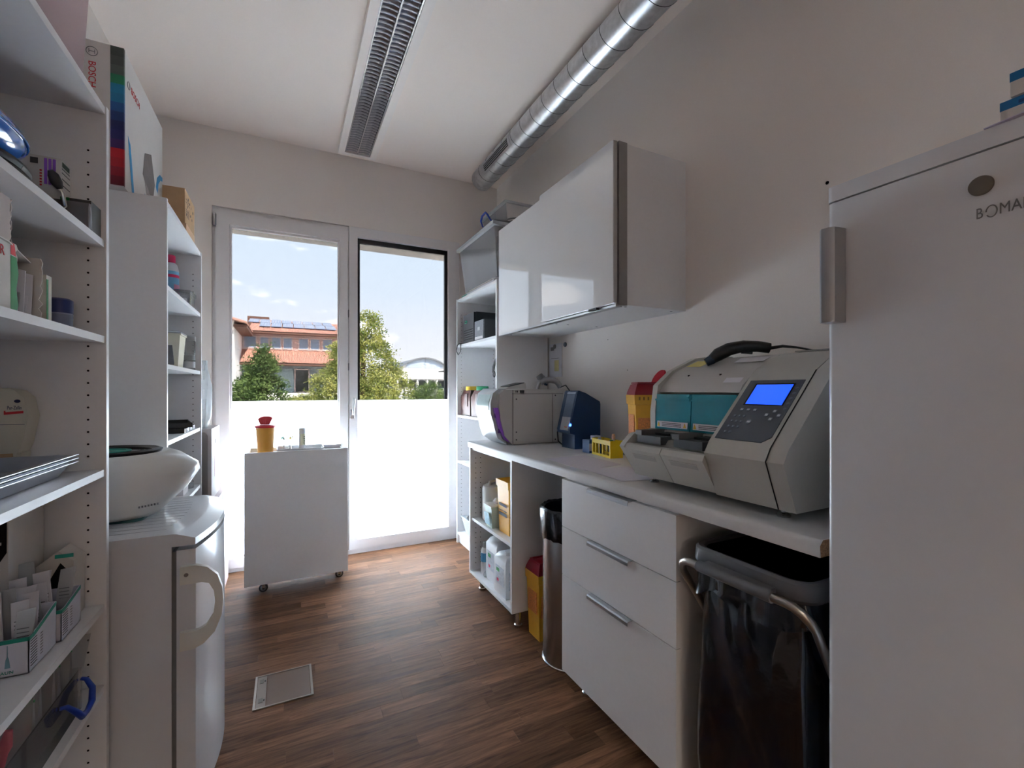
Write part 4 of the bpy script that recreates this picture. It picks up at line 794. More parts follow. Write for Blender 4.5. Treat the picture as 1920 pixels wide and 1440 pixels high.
part(dvb, 'front', B().box(1.280, 1.2895, 3.052, 3.223, zs+.002, zs+.148).bevel(.002), mat('perforated_grey', (128, 132, 140), .4, .5, var=.5, scale=260))
part(dvb, 'badge', B().box(1.2785, 1.2805, 3.115, 3.16, zs+.075, zs+.10), ALU)
part(dvb, 'front_strip', B().box(1.2785, 1.2805, 3.06, 3.215, zs+.01, zs+.03), CHROME)
one('usb_cable', 'thin black cable hanging off the corner shelf by the computers', 'cable', B().tube([(1.275, 3.50, zs+.006), (1.258, 3.515, zs+.008), (1.250, 3.53, zs-.005), (1.245, 3.54, zs-.05), (1.25, 3.51, zs-.085), (1.255, 3.47, zs-.06), (1.254, 3.46, zs-.02), (1.253, 3.458, zs+.004), (1.275, 3.45, zs+.006)], .0032, 8), BLACK, (1.27, 3.5, zs))
# jugs
def jug(label, y0, capm):
    t = T('specimen_jug', label, 'jug', (1.355, y0+.10, 1.0625), group='brown specimen jugs'); JB = mat('brown_jug', (84, 46, 41), .5, var=.06)
    z = 1.0625
    part(t, 'body', B().poly([[(1.295, y0, z), (1.42, y0, z), (1.42, y0+.205, z), (1.295, y0+.205, z)], [(1.292, y0-.002, z+.15), (1.423, y0-.002, z+.15), (1.423, y0+.207, z+.15), (1.292, y0+.207, z+.15)], [(1.315, y0+.03, z+.205), (1.40, y0+.03, z+.205), (1.40, y0+.185, z+.205), (1.315, y0+.185, z+.205)]]).bevel(.012, 3, 25), JB)
    part(t, 'grip', B().rr(1.288, 1.2935, 0, .05, 0, .1, .002) and B().prism([(y0+.05, z+.075), (y0+.105, z+.075), (y0+.105, z+.175), (y0+.05, z+.175)], 'x', 1.2885, 1.294).bevel(.002), mat('brown_jug_dark', (62, 32, 30), .5))
    part(t, 'cap', B().lathe([(.045, z+.203), (.048, z+.206), (.048, z+.232), (.044, z+.236), (.001, z+.236)], (1.357, y0+.125, 0), 28), capm)
jug('brown plastic jug with yellow lid on the corner shelf', 3.355, mat('yellow_lid', (226, 190, 60), .4))
jug('brown plastic jug with green lid on the corner shelf', 3.125, mat('green_lid', (40, 140, 96), .4))
t = T('flat_folder', 'dark flat folder lying in front of the jugs on the corner shelf', 'folder', (1.32, 2.95, 1.0625))
part(t, 'cover', B().box(1.268, 1.48, 2.83, 3.10, 1.0625, 1.070).bevel(.001, 1), mat('dark_folder', (84, 78, 80), .5)); part(t, 'pages', B().box(1.272, 1.47, 2.84, 3.09, 1.0702, 1.076), PAPER)
# hook tool hanging inside the corner shelf
t = T('hanging_clip_cable', 'black clip with cable hanging in the corner shelf above the jugs', 'clip', (1.28, 2.84, 1.40))
part(t, 'cord', B().tube([(1.30, 2.81, 1.6195), (1.295, 2.81, 1.56), (1.29, 2.815, 1.50), (1.30, 2.83, 1.44), (1.31, 2.815, 1.36), (1.305, 2.81, 1.28), (1.30, 2.808, 1.20), (1.30, 2.81, 1.12), (1.305, 2.81, 1.09)], .0045, 8), BLACK)
part(t, 'arm', B().tube([(1.285, 2.815, 1.505), (1.283, 2.84, 1.47), (1.282, 2.87, 1.43), (1.282, 2.885, 1.39)], [.007, .009, .009, .005], 8), BLACK)
part(t, 'loop', B().tube([(1.282, 2.862+.016*math.cos(a*PI/10), 1.378+.019*math.sin(a*PI/10)) for a in range(21)], .004, 8), BLACK)
# lower shelves
t = carton('beige_box', 'beige printed box behind the analyser on the corner shelf', 1.29, 1.46, 2.93, 3.09, .6855, .80, mat('beige_box', (206, 176, 140), .7, var=.05))
part(t, 'print_mark', B().box(-.0855, -.085, -.05, .05, .09, .10).box(-.0855, -.085, -.03, .02, .03, .06), INK, w=False)
t = T('tissue_pack', 'white tissue pack on the beige box on the corner shelf', 'tissues', (1.37, 3.01, .8005))
part(t, 'pack', B().poly([ell(1.37, 3.01, .07, .07, .8005), ell(1.37, 3.01, .072, .072, .84), ell(1.37, 3.01, .055, .06, .878)]).bevel(.002, 1), PAPER)
t = bin_('white_basket', 'milky white plastic basket at the bottom of the corner shelf', 1.275, 1.52, 3.12, 3.50, .0925, .145, MILKY, .03)

# ================================================================== OPEN BASE CABINET CONTENTS
zq = .4565
t = T('white_canister', 'white round canister with moulded handle in the open base cabinet', 'canister', (1.175, 2.605, zq))
part(t, 'body', B().lathe([(.078, 0), (.082, .004), (.082, .195), (.076, .212), (.055, .220), (.001, .222)], (0, 0, 0), 36), mat('white_canister', (214, 212, 210), .4), w=False)
part(t, 'handle', B().tube([(-.05, -.02, .216), (-.045, -.015, .236), (.0, .0, .242), (.045, .015, .236), (.05, .02, .216)], .009, 10), mat('white_canister', (214, 212, 210), .4), w=False)
t = bin_('pale_green_tub', 'pale green tub with white lid and open flap in the open base cabinet', 1.065, 1.16, 2.415, 2.512, zq, .125, mat('pale_green_plastic', (196, 216, 206), .4), .008, mat('white_lid', (226, 228, 230), .4))
part(t, 'label', B().prism([(-.045, .02), (.03, .02), (.045, .085), (-.02, .09)], 'x', -.0545, -.0535), mat('blue_wave_label', (150, 196, 214), .5, var=.2, scale=40), w=False)
part(t, 'tissue', B().poly([ell(.01, -.01, .02, .025, .137, 16), ell(.015, -.01, .03, .03, .15, 16), ell(.01, -.005, .012, .01, .168, 16)]).bevel(.001, 1), PAPER, w=False)
def sharps(name, label, x, y, z, wx, wy, h, openlid=False, lid=True, rz=0):
    t = T(name, label, 'sharps bin', (x, y, z), rz); SY = YEL
    R = lambda s_, zz: [(-wx/2+s_, -wy/2+s_, zz), (wx/2-s_, -wy/2+s_, zz), (wx/2-s_, wy/2-s_, zz), (-wx/2+s_, wy/2-s_, zz)]
    part(t, 'body', B().poly([R(.010, 0), R(.001, h*.86), R(-.004, h*.87), R(-.006, h), R(-.001, h), R(.004, h*.86), R(.013, .004)]).bevel(.002, 1), SY, w=False)
    for i in range(6):
        u = -wx/2+wx*(i+.7)/6.4
        part(t, 'clip_tab', B().box(u, u+.006, -wy/2-.0085, -wy/2-.004, h*.93, h*.975), mat('dark_yellow_tab', (150, 104, 24), .5), w=False)  # tabs in a darker yellow than the bin
    part(t, 'label', B().box(-wx*.40, wx*.30, -wy/2-.0003, -wy/2+.006, h*.36, h*.68), mat('orange_label', (222, 138, 70), .5, var=.25, scale=160), w=False)
    if lid: part(t, 'label', B().box(-wx/2-.0003, -wx/2+.006, -wy*.32, wy*.36, h*.40, h*.72), mat('orange_label', (222, 138, 70), .5), w=False)
    if lid:
        l = part(t, 'lid', B().poly([R(-.004, h+.0005), R(-.002, h+.012), R(.010, h+.045), R(.018, h+.05)]).bevel(.003, 2), mat('dark_red_plastic', (150, 18, 40), .35), w=False)
        part(l, 'lid_rim', B().poly([R(.012, h+.05), R(.014, h+.056), R(.024, h+.056), R(.024, h+.05), R(.012, h+.05)], cap=False), mat('dark_red_plastic', (150, 18, 40), .35), w=False)
        if openlid:
            part(l, 'flap', B().poly([[(.052+.008*q+.045*math.cos(a*PI/14)*.62, -wy*.1+.055*math.sin(a*PI/14)*.5+.002*q, h+.072+.045*math.cos(a*PI/14)*.75+.055*.35*math.sin(a*PI/14)) for a in range(28)] for q in (0, 1)]).bevel(.0015, 1), RED, w=False)
    return t
t = sharps('open_sharps_bin', 'tall open yellow sharps bin without lid in the open base cabinet', 1.155, 2.315, zq, .13, .15, .30, lid=False)
part(t, 'print_band', B().box(-.055, .035, -.0735, -.0725, .10, .113).box(-.055, .03, -.0735, -.0725, .12, .125), INK, w=False)
part(t, 'print_band', B().prism([(-.05, .155), (.05, .155), (.05, .17), (-.05, .17)], 'x', -.0660, -.0650).prism([(-.05, .10), (.05, .10), (.05, .118), (-.05, .118)], 'x', -.0650, -.0640).prism([(-.05, .128), (.05, .128), (.05, .132), (-.05, .132)], 'x', -.0655, -.0645), INK, w=False)
zw = .1185
def jerry(label, x, y, wx, wy, h, neck):
    t = T('jerry_can', label, 'canister', (x, y, zw), group='jerry cans'); JM = mat('natural_hdpe', (218, 220, 224), .35, var=.03)
    R = lambda s_, zz: [(-wx/2+s_, -wy/2+s_, zz), (wx/2-s_, -wy/2+s_, zz), (wx/2-s_, wy/2-s_, zz), (-wx/2+s_, wy/2-s_, zz)]
    part(t, 'body', B().poly([R(.004, 0), R(0, .01), R(0, h*.80), R(.02, h*.92), R(.035, h*.95)]).bevel(.010, 3, 20), JM, w=False)
    part(t, 'cap', B().lathe([(.021, h*.94), (.022, h*.95), (.022, h), (.019, h+.003), (.001, h+.003)], (neck[0], neck[1], 0), 20), mat('white_cap', (228, 228, 230), .4), w=False)
    part(t, 'handle', B().tube([(-neck[0], -wy*.3, h*.93), (-neck[0], -wy*.2, h*1.0), (-neck[0], wy*.2, h*1.0), (-neck[0], wy*.3, h*.93)], .009, 8), JM, w=False)
    part(t, 'label', B().box(-wx/2-.0005, -wx/2+.002, -wy*.36, wy*.36, h*.25, h*.66), mat('can_label', (196, 204, 214), .5, var=.15, scale=70), w=False)
    part(t, 'label', B().box(-wx*.36, wx*.36, -wy/2-.0005, -wy/2+.002, h*.2, h*.6), mat('can_label', (196, 204, 214), .5), w=False)
    part(t, 'label_mark', B().box(-wx/2-.0012, -wx/2, wy*.05, wy*.3, h*.52, h*.6), GREEN, w=False)
    part(t, 'label_mark', B().box(-wx/2-.0012, -wx/2, wy*.1, wy*.25, h*.30, h*.36), PINK, w=False)
    return t
jerry('white jerry can nearer the bin in the open base cabinet', 1.135, 2.30, .14, .15, .245, (-.03, -.03))
jerry('taller white jerry can further from the bin in the open base cabinet', 1.165, 2.475, .15, .155, .275, (.03, .03))
bottle('cleaning_bottle', 'slim white bottle with blue label in the open base cabinet', 1.115, 2.625, zw, .028, .195, mat('white_bottle', (230, 230, 234), .35), MILKY, mat('sky_blue_label', (80, 150, 190), .5), (.45, .78), facing=-2.4, capr=.5)
one('crumpled_wrap', 'crumpled clear wrap on the bottom board of the open base cabinet', 'wrap', B().poly([[(1.10+(.022+.008*noise.noise((a, q, 1)))*math.cos(a*PI/8)*s_, 2.565+(.02+.008*noise.noise((a, q, 5)))*math.sin(a*PI/8)*s_, zw+q) for a in range(16)] for q, s_ in ((0, .8), (.012, 1.1), (.024, .9), (.034, .4))]), MILKY, (1.10, 2.565, zw))

# ================================================================== BINS UNDER THE WORKTOP
sharps('floor_sharps_bin', 'yellow sharps bin with dark red lid on the floor beside the steel bin', 1.205, 2.03, 0, .16, .13, .335)
bn = T('steel_bin', 'tall stainless steel waste bin lined with a black bag', 'bin', (1.205, 1.80, 0))
part(bn, 'cylinder', B().lathe([(.132, .004), (.132, .66), (.128, .664), (.126, .65), (.126, .02)], (1.205, 1.80, 0), 48), STEEL)
part(bn, 'foot_ring', B().lathe([(.130, 0), (.136, .002), (.136, .010), (.132, .013)], (1.205, 1.80, 0), 48), CHROME)
random.seed(4); rings = []
for z, r0, am in ((.585, .140, .007), (.60, .142, .007), (.64, .143, .005), (.68, .146, .006), (.712, .147, .006), (.722, .138, .004), (.715, .124, .003), (.66, .118, .006), (.55, .112, .01)):
    rings.append([(1.205+(r0+am*noise.noise((math.cos(a*PI/32)*3, math.sin(a*PI/32)*3, z*9)))*math.cos(a*PI/32), 1.80+(r0+am*noise.noise((math.cos(a*PI/32)*3, math.sin(a*PI/32)*3, z*9)))*math.sin(a*PI/32), z+(.02*noise.noise((math.cos(a*PI/32)*4, math.sin(a*PI/32)*4, 3)) if z < .61 else .006*noise.noise((math.cos(a*PI/32)*5, math.sin(a*PI/32)*5, 7)))) for a in range(64)])
BAG = mat('black_bin_bag', (9, 15, 26), .2, var=.2, scale=22, bump=.5, coat=.5)
part(bn, 'bin_bag', B().poly(rings, cap=False), BAG)

ws = T('waste_bag_stand', 'tubular steel waste bag stand with grey ring and black bag', 'bag stand', (1.25, .79, 0))
TUBE = mat('satin_tube_steel', (176, 172, 166), .3, .9, var=.05)
def arc(c, r, a0, a1, n=6): return [(c[0]+r*math.cos(math.radians(a0+(a1-a0)*i/n)), c[1]+r*math.sin(math.radians(a0+(a1-a0)*i/n))) for i in range(n+1)]
def frame(xt, xb, ya, yb):
    top = .792; bot = .012; s_ = (xb-xt)/(top-bot)
    f = lambda y, d: (xt+s_*d, y, top-d)
    pts = [f(ya+.012, top-bot), f(ya+.012, .4), f(ya+.010, .16)]+[f(ya+.05-.05*math.cos(q), .06-.06*math.sin(q)) for q in (.2, .5, .9, 1.25, 1.57)]
    pts += [f(yb-.05+.05*math.sin(q), .06-.06*math.cos(q)) for q in (0, .32, .67, 1.07, 1.37)]+[f(yb-.010, .16), f(yb-.012, .4), f(yb-.012, top-bot)]
    return pts
part(ws, 'tube_frame', B().tube(frame(1.0, 1.50, .585, .955), .0105, 12), TUBE)
part(ws, 'tube_frame', B().tube(frame(1.50, 1.0, .60, .940), .0105, 12), TUBE)
for xx in (1.0, 1.5): part(ws, 'foot_bar', B().tube([(xx, .594, .012), (xx, .945, .012)], .0105, 10), TUBE)
RG = mat('grey_ring_plastic', (104, 104, 108), .45, var=.04)
def rrect(x0, x1, y0, y1, rad, z, n=6):
    out = []
    for cx, cy, a0 in ((x1-rad, y1-rad, 0), (x0+rad, y1-rad, 90), (x0+rad, y0+rad, 180), (x1-rad, y0+rad, 270)):
        out += [(cx+rad*math.cos(math.radians(a0+90*i/n)), cy+rad*math.sin(math.radians(a0+90*i/n)), z) for i in range(n+1)]
    return out
part(ws, 'ring', B().poly([rrect(1.035, 1.47, .605, .935, .05, .782), rrect(1.028, 1.477, .598, .942, .055, .792), rrect(1.030, 1.475, .600, .940, .055, .826), rrect(1.036, 1.469, .606, .934, .052, .832), rrect(1.048, 1.457, .618, .922, .045, .830), rrect(1.050, 1.455, .620, .920, .045, .782), rrect(1.035, 1.47, .605, .935, .05, .782)], cap=False), RG)
part(ws, 'tube_clip', B().poly([[(1.0+.0145*math.cos(a*PI/8), y, .792+.0145*math.sin(a*PI/8)) for a in range(16)] for y in (.665, .875)]), RG)
part(ws, 'clip_bridge', B().box(1.004, 1.034, .675, .865, .788, .804), RG)
def resample(loop, n):
    P_ = [Vector(p) for p in loop]+[Vector(loop[0])]; L_ = [0]
    for a, b in zip(P_, P_[1:]): L_.append(L_[-1]+(b-a).length)
    out = []; j_ = 0
    for i in range(n):
        d_ = L_[-1]*i/n
        while L_[j_+1] < d_: j_ += 1
        f_ = (d_-L_[j_])/max(1e-9, L_[j_+1]-L_[j_]); out.append(P_[j_].lerp(P_[j_+1], f_))
    return out
rings = []; NR = 56
for i in range(NR):
    t_ = i/(NR-1); z = .824-t_*.812; ins = .022*math.sin(t_*3)-.034*math.sin(PI*t_)+.10*max(0, t_-.82)
    w_ = min(1, t_*5); ring = []
    for p in resample(rrect(1.052+ins, 1.453-ins, .622+ins*.7, .918-ins*.7, .05, z, 6), 150):
        q = Vector((p.x*5, p.y*5, z*1.6)); n1 = noise.noise(q*1.3); n2 = noise.ridged_multi_fractal(Vector((p.x*9, p.y*9, z*3.0+n1)), 1.0, 2.1, 4, 1.0, 2.0)-1.0
        out = Vector((p.x-1.2525, p.y-.77, 0)).normalized(); p = p+out*w_*(.026*n1+.011*n2); ring.append((p.x, p.y, z))
    rings.append(ring)
part(ws, 'waste_bag', B().poly(rings, cap=False), BAG, smooth=60)
rings = []
for z0, e_ in ((.70, .006), (.73, .001), (.76, .004), (.784, -.004)):
    rings.append([(x+.010*noise.noise((x*25, y*25, z0*7)), y+.010*noise.noise((y*25, x*25, z0*7)), z+(.045*noise.noise((x*11, y*11, 4)) if z0 == .70 else 0)) for x, y, z in [tuple(p) for p in resample(rrect(1.036-e_, 1.469+e_, .606-e_, .934+e_, .05, z0, 9), 130)]])
part(ws, 'bag_fold', B().poly(rings, cap=False), BAG)

# ================================================================== ON THE WORKTOP
# ---- slide / staining analyser (large)
AG = mat('warm_grey_plastic', (188, 185, 178), .42, var=.012, scale=120); AGD = mat('darker_grey_plastic', (168, 165, 160), .45, var=.012)  # second grey is darker, for the base and the recesses
an = T('large_analyser', 'large grey laboratory analyser with blue screen and teal flaps on the worktop', 'analyser', (1.35, .97, ZT))
part(an, 'control_module', B().prism([(1.108, .968), (1.057, 1.092), (1.077, 1.125), (1.268, 1.324), (1.335, 1.362), (1.42, 1.386), (1.60, 1.392), (1.645, 1.36), (1.645, .968)], 'y', .722, .905).bevel(.006, 3, 20), AG)
part(an, 'side_shell', B().prism([(1.108, .968), (1.057, 1.092), (1.077, 1.125), (1.268, 1.324), (1.335, 1.362), (1.42, 1.386), (1.60, 1.392), (1.645, 1.36), (1.645, .968)], 'y', .676, .7195).bevel(.016, 4, 20), AG)
SL = Vector((.692, 0, .7215)); SN = Vector((-.7215, 0, .692))
def SP(u, y, o=0): v = Vector((1.077, y, 1.125))+SL*u+SN*o; return tuple(v)
def slab(u0, u1, y0, y1, o0, o1, cut=0): return B().poly([[SP(u0, y0+cut, o), SP(u0+cut, y0, o), SP(u1, y0, o), SP(u1, y1, o), SP(u0, y1, o)] for o in (o0, o1)])
pn = part(an, 'keypad_panel', slab(.012, .238, .733, .892, -.002, .0016, .02), mat('slate_panel', (66, 72, 84), .35, var=.03))
part(pn, 'screen_bezel', slab(.140, .224, .752, .868, .0014, .0024), DARK)
part(pn, 'screen', slab(.143, .219, .756, .862, .0022, .0030), mat('blue_screen', (24, 74, 236), .25, var=.01, emit=.9))
BTN = mat('panel_button', (92, 98, 116), .4); MARK = mat('panel_mark', (196, 200, 210), .5)
def disc(u, y, r, m, name): return part(pn, name, B().poly([[SP(u+rr_*math.sin(a*PI/8), y+rr_*math.cos(a*PI/8), o) for a in range(16)] for o, rr_ in ((.0014, r), (.0028, r*.92))]), m)
for i, y in enumerate((.862, .842, .822)): disc(.122, y, .0062, BTN, 'button'); part(pn, 'button_mark', slab(.119, .125, y-.004, y+.004, .0028, .0032), MARK)
k = 0
for r_ in range(4):
    for c_ in range(3):
        if r_ == 3 and c_ == 2: continue
        u, y = .098-r_*.020, .872-c_*.0145; disc(u, y, .0050, BTN, 'button'); k += 1
        M3 = Matrix((( 0, SL.x, SN.x), (-1, SL.y, SN.y), (0, SL.z, SN.z)))
        text(pn, str((1, 2, 3, 4, 5, 6, 7, 8, 9, 0, 0)[k-1]) if k < 11 else '.', .006, MARK, SP(u, y, .0030), M3=M3, align='CENTER', name='button_mark')
disc(.078, .820, .0085, BTN, 'button'); part(pn, 'button_mark', slab(.075, .081, .816, .824, .0028, .0032), MARK)
for u, y in ((.120, .764), (.106, .781), (.106, .747), (.092, .764)): disc(u, y, .0072, BTN, 'arrow_button'); part(pn, 'button_mark', slab(u-.0035, u+.0035, y-.0035, y+.0035, .0028, .0032), MARK)
for i in range(5): disc(.13+i*.019, .742, .0045, BTN, 'button')
part(an, 'module_seam', B().prism([(1.1065, .968), (1.0555, 1.092), (1.0755, 1.1255), (1.267, 1.325), (1.30, 1.325), (1.09, 1.11), (1.075, 1.09), (1.12, .968)], 'y', .7195, .722), DARK)
# base with two drawers
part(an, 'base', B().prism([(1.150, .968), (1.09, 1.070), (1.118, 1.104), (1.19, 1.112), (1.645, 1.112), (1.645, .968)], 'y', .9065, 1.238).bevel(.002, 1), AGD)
part(an, 'end_cheek', B().prism([(1.126, .968), (1.051, 1.073), (1.060, 1.085), (1.096, 1.116), (1.19, 1.128), (1.22, 1.14), (1.645, 1.14), (1.645, .968)], 'y', 1.2385, 1.262).bevel(.005, 3, 20), AG)
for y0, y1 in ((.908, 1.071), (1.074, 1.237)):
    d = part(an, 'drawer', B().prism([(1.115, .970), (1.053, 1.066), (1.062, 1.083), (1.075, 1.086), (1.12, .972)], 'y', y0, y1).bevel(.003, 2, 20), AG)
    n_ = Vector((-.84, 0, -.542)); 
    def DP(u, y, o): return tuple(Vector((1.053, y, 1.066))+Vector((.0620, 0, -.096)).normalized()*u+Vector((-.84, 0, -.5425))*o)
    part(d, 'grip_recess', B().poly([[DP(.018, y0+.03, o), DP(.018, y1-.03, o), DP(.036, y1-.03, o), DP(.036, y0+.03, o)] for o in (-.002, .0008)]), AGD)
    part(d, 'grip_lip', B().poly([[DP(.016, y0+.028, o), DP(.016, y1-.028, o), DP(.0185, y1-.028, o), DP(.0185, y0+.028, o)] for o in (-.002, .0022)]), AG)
for y0 in (.945, 1.11):
    rk = part(an, 'slide_rack', B().box(1.085, 1.21, y0-.01, y0+.10, 1.09, 1.116).bevel(.003), DGREY)
    part(rk, 'rack_rail', B().box(1.082, 1.20, y0+.075, y0+.105, 1.116, 1.132).bevel(.003), mat('rack_grey', (92, 90, 90), .5))
    for i in range(4): part(rk, 'rack_slot', B().box(1.13+.015*i, 1.138+.015*i, y0, y0+.06, 1.1155, 1.124), BLACK)
# upper housing
UP = [(1.645, 1.112), (1.645, 1.372), (1.60, 1.392), (1.481, 1.390), (1.396, 1.380), (1.288, 1.336), (1.222, 1.283), (1.210, 1.262), (1.225, 1.255), (1.235, 1.112)]
part(an, 'upper_housing', B().prism(UP, 'y', .9065, 1.232).bevel(.003, 2, 20), mat('light_grey_plastic', (196, 193, 190), .4, var=.012))
part(an, 'housing_cheek', B().prism([(1.645, 1.138), (1.645, 1.385), (1.60, 1.402), (1.481, 1.400), (1.396, 1.390), (1.275, 1.340), (1.203, 1.286), (1.188, 1.19), (1.19, 1.13)], 'y', 1.2325, 1.256).bevel(.006, 3, 20), AG)
TEALP = mat('teal_smoked_plastic', (34, 132, 150), .18, var=.05, coat=.4)
for y0, y1 in ((.9075, 1.072), (1.075, 1.231)):
    f = part(an, 'flap', B().prism([(1.205, 1.255), (1.197, 1.255), (1.188, 1.132), (1.196, 1.130)], 'y', y0, y1).bevel(.001, 1), TEALP)
    part(f, 'flap_rib', B().box(1.188, 1.198, y0, y1, 1.232, 1.238), TEALP)
    part(f, 'warning_label', B().prism([(1.1862, 1.139), (1.1855, 1.139), (1.1865, 1.160), (1.1885, 1.160)], 'y', y0+.008, y1-.012), PAPER)
    for yy in (y0+.013, y1-.026): part(f, 'warning_triangle', B().prism([(yy, 1.142), (yy+.012, 1.142), (yy+.006, 1.157)], 'x', 1.1848, 1.1868), mat('warning_yellow', (226, 190, 50), .5))
    for i in range(3): part(f, 'label_print', B().box(1.1846, 1.1866, y0+.034, y1-.036, 1.143+i*.005, 1.145+i*.005), INK)
    part(an, 'roller', B().tube([(1.192, y0+.004, 1.124), (1.192, y1-.004, 1.124)], .006, 12), AG)
part(an, 'knob', B().tube([(1.186, 1.073, 1.246), (1.178, 1.073, 1.25)], .006, 10), TEALP)
part(an, 'name_label', B().poly([[(1.236, y, 1.291), (1.236, y2, 1.291), (1.254, y2, 1.306), (1.254, y, 1.306)] for y, y2 in ((.925, .985),)] + [[(1.2345, .925, 1.2935), (1.2345, .985, 1.2935), (1.2525, .985, 1.3085), (1.2525, .925, 1.3085)]]), PAPER)
for y in (1.02, 1.15): part(an, 'screw', B().poly([[(1.268+.004*math.cos(a*PI/5), y+.004*math.sin(a*PI/5), z) for a in range(10)] for z in (1.315, 1.3225)]), DARK)
part(an, 'handle_recess', B().box(1.45, 1.58, .74, .89, 1.390, 1.3945).bevel(.004, 2), AGD)
def foot2(t, x, y):
    f = part(t, 'foot', B().lathe([(.016, ZT), (.017, ZT+.004), (.014, ZT+.009), (.005, ZT+.011), (.005, .969)], (x, y, 0), 20), CHROME)
for x, y in ((1.165, 1.209), (1.150, .735), (1.58, 1.209), (1.58, .735)): foot2(an, x, y)
# ---- things on the large analyser
t = T('black_barcode_scanner', 'black handheld barcode scanner lying on the large analyser', 'scanner', (1.40, 1.06, 1.39))
part(t, 'body', B().tube([(1.338, 1.112, 1.378), (1.353, 1.098, 1.394), (1.378, 1.073, 1.412), (1.41, 1.042, 1.421), (1.442, 1.012, 1.419), (1.47, .988, 1.412)], [.017, .023, .0225, .020, .019, .018], 16), BLACK)
part(t, 'scan_head', B().tube([(1.324, 1.126, 1.366), (1.340, 1.110, 1.379)], [.014, .0175], 12), mat('scanner_window', (60, 72, 88), .2))
part(t, 'trigger', B().tube([(1.405, 1.047, 1.401), (1.43, 1.023, 1.398)], .006, 8), DGREY)
part(t, 'cable', B().tube([(1.47, .988, 1.412), (1.50, .962, 1.418), (1.53, .93, 1.412), (1.56, .90, 1.402), (1.60, .87, 1.400), (1.655, .84, 1.38), (1.66, .84, 1.25), (1.66, .84, .96)], [.006, .005, .0035, .003, .003, .003, .003, .003], 8), BLACK)
one('yellow_note', 'yellow sticky note on top of the large analyser', 'note', B().poly([[(1.322, 1.148, 1.3517+o), (1.330, 1.218, 1.3550+o), (1.382, 1.212, 1.3760+o), (1.374, 1.142, 1.3728+o)] for o in (.0006, .0014)]), mat('sticky_yellow', (236, 220, 140), .7), (1.36, 1.19, 1.357))
one('paper_slip', 'white paper slip with red scribble on top of the large analyser', 'paper', B().poly([[(1.345, .925, 1.3610+o), (1.345, 1.03, 1.3610+o), (1.385, 1.03, 1.3772+o), (1.385, .925, 1.3772+o)] for o in (.0006, .0012)]), PAPER, (1.36, .98, 1.361))

# ---- blood analyser (white, purple strip)
WA = mat('off_white_device', (206, 204, 202), .38, var=.01)
ha = T('white_analyser', 'white box analyser with small screen and purple strip on the worktop', 'analyser', (1.33, 2.53, ZT))
part(ha, 'body', B().prism([(1.185, .947), (1.136, .999), (1.109, 1.093), (1.099, 1.185), (1.104, 1.245), (1.13, 1.27), (1.535, 1.275), (1.535, .947)], 'y', 2.382, 2.680).bevel(.004, 2, 30), WA)
part(ha, 'side_panel', B().box(1.19, 1.46, 2.3795, 2.382, .952, 1.245), WA)
part(ha, 'panel_gap', B().box(1.183, 1.538, 2.3805, 2.3822, 1.246, 1.248).box(1.1865, 1.1885, 2.3805, 2.3822, .95, 1.27).box(1.461, 1.463, 2.3805, 2.3822, .95, 1.246), DARK)
for x, z in ((1.21, 1.215), (1.21, 1.02), (1.21, .975), (1.48, 1.236), (1.48, .965)): part(ha, 'screw', B().poly([[(x+.0045*math.cos(a*PI/5), y, z+.0045*math.sin(a*PI/5)) for a in range(10)] for y in (2.3782, 2.3800)]), DGREY)
part(ha, 'port', B().box(1.236, 1.262, 2.3785, 2.3822, 1.252, 1.268).box(1.206, 1.210, 2.3785, 2.3822, 1.254, 1.266).box(1.216, 1.220, 2.3785, 2.3822, 1.254, 1.266), BLACK)
fa = part(ha, 'fascia', B().prism([(1.165, .944), (1.105, .985), (1.085, 1.04), (1.078, 1.075), (1.060, 1.13), (1.058, 1.19), (1.075, 1.25), (1.11, 1.278), (1.16, 1.272), (1.16, .96)], 'y', 2.415, 2.645).bevel(.006, 3, 20), mat('fascia_white', (196, 200, 204), .3))
part(fa, 'screen', B().prism([(1.0575, 1.15), (1.0565, 1.195), (1.071, 1.242), (1.076, 1.24), (1.064, 1.19), (1.064, 1.15)], 'y', 2.44, 2.62), mat('pale_screen', (150, 170, 172), .12, emit=.1))
part(ha, 'purple_strip', B().prism([(1.20, .945), (1.145, .975), (1.108, 1.035), (1.092, 1.09), (1.078, 1.135), (1.072, 1.165), (1.096, 1.165), (1.112, 1.10), (1.125, 1.045), (1.165, .99), (1.22, .947)], 'y', 2.388, 2.4145).bevel(.002, 2, 25), PURP)
for z, x in ((1.12, 1.081), (1.03, 1.107)): part(ha, 'strip_hole', B().prism([(x-.006, z-.012), (x-.003, z+.012), (x+.012, z+.012), (x+.009, z-.012)], 'y', 2.395, 2.408), mat('violet_hole', (92, 40, 150), .4))
t = T('card_terminal', 'black card terminal on a white base on top of the white analyser', 'terminal', (1.25, 2.52, 1.2755))
part(t, 'base', B().prism([(1.175, 1.2765), (1.32, 1.2765), (1.315, 1.312), (1.20, 1.288)], 'y', 2.46, 2.58).bevel(.003), WA)
part(t, 'screen', B().prism([(1.20, 1.289), (1.305, 1.312), (1.302, 1.316), (1.197, 1.293)], 'y', 2.455, 2.575).bevel(.002), DGREY)
t = T('grey_barcode_scanner', 'grey handheld barcode scanner on a cradle on the white analyser', 'scanner', (1.50, 2.53, 1.2755))
SG = mat('scanner_grey', (150, 150, 154), .35, .2)
part(t, 'cradle', B().tube([(1.455, 2.56, 1.277), (1.462, 2.555, 1.312), (1.482, 2.545, 1.345), (1.50, 2.54, 1.352)], [.011, .013, .016, .013], 12), SG)
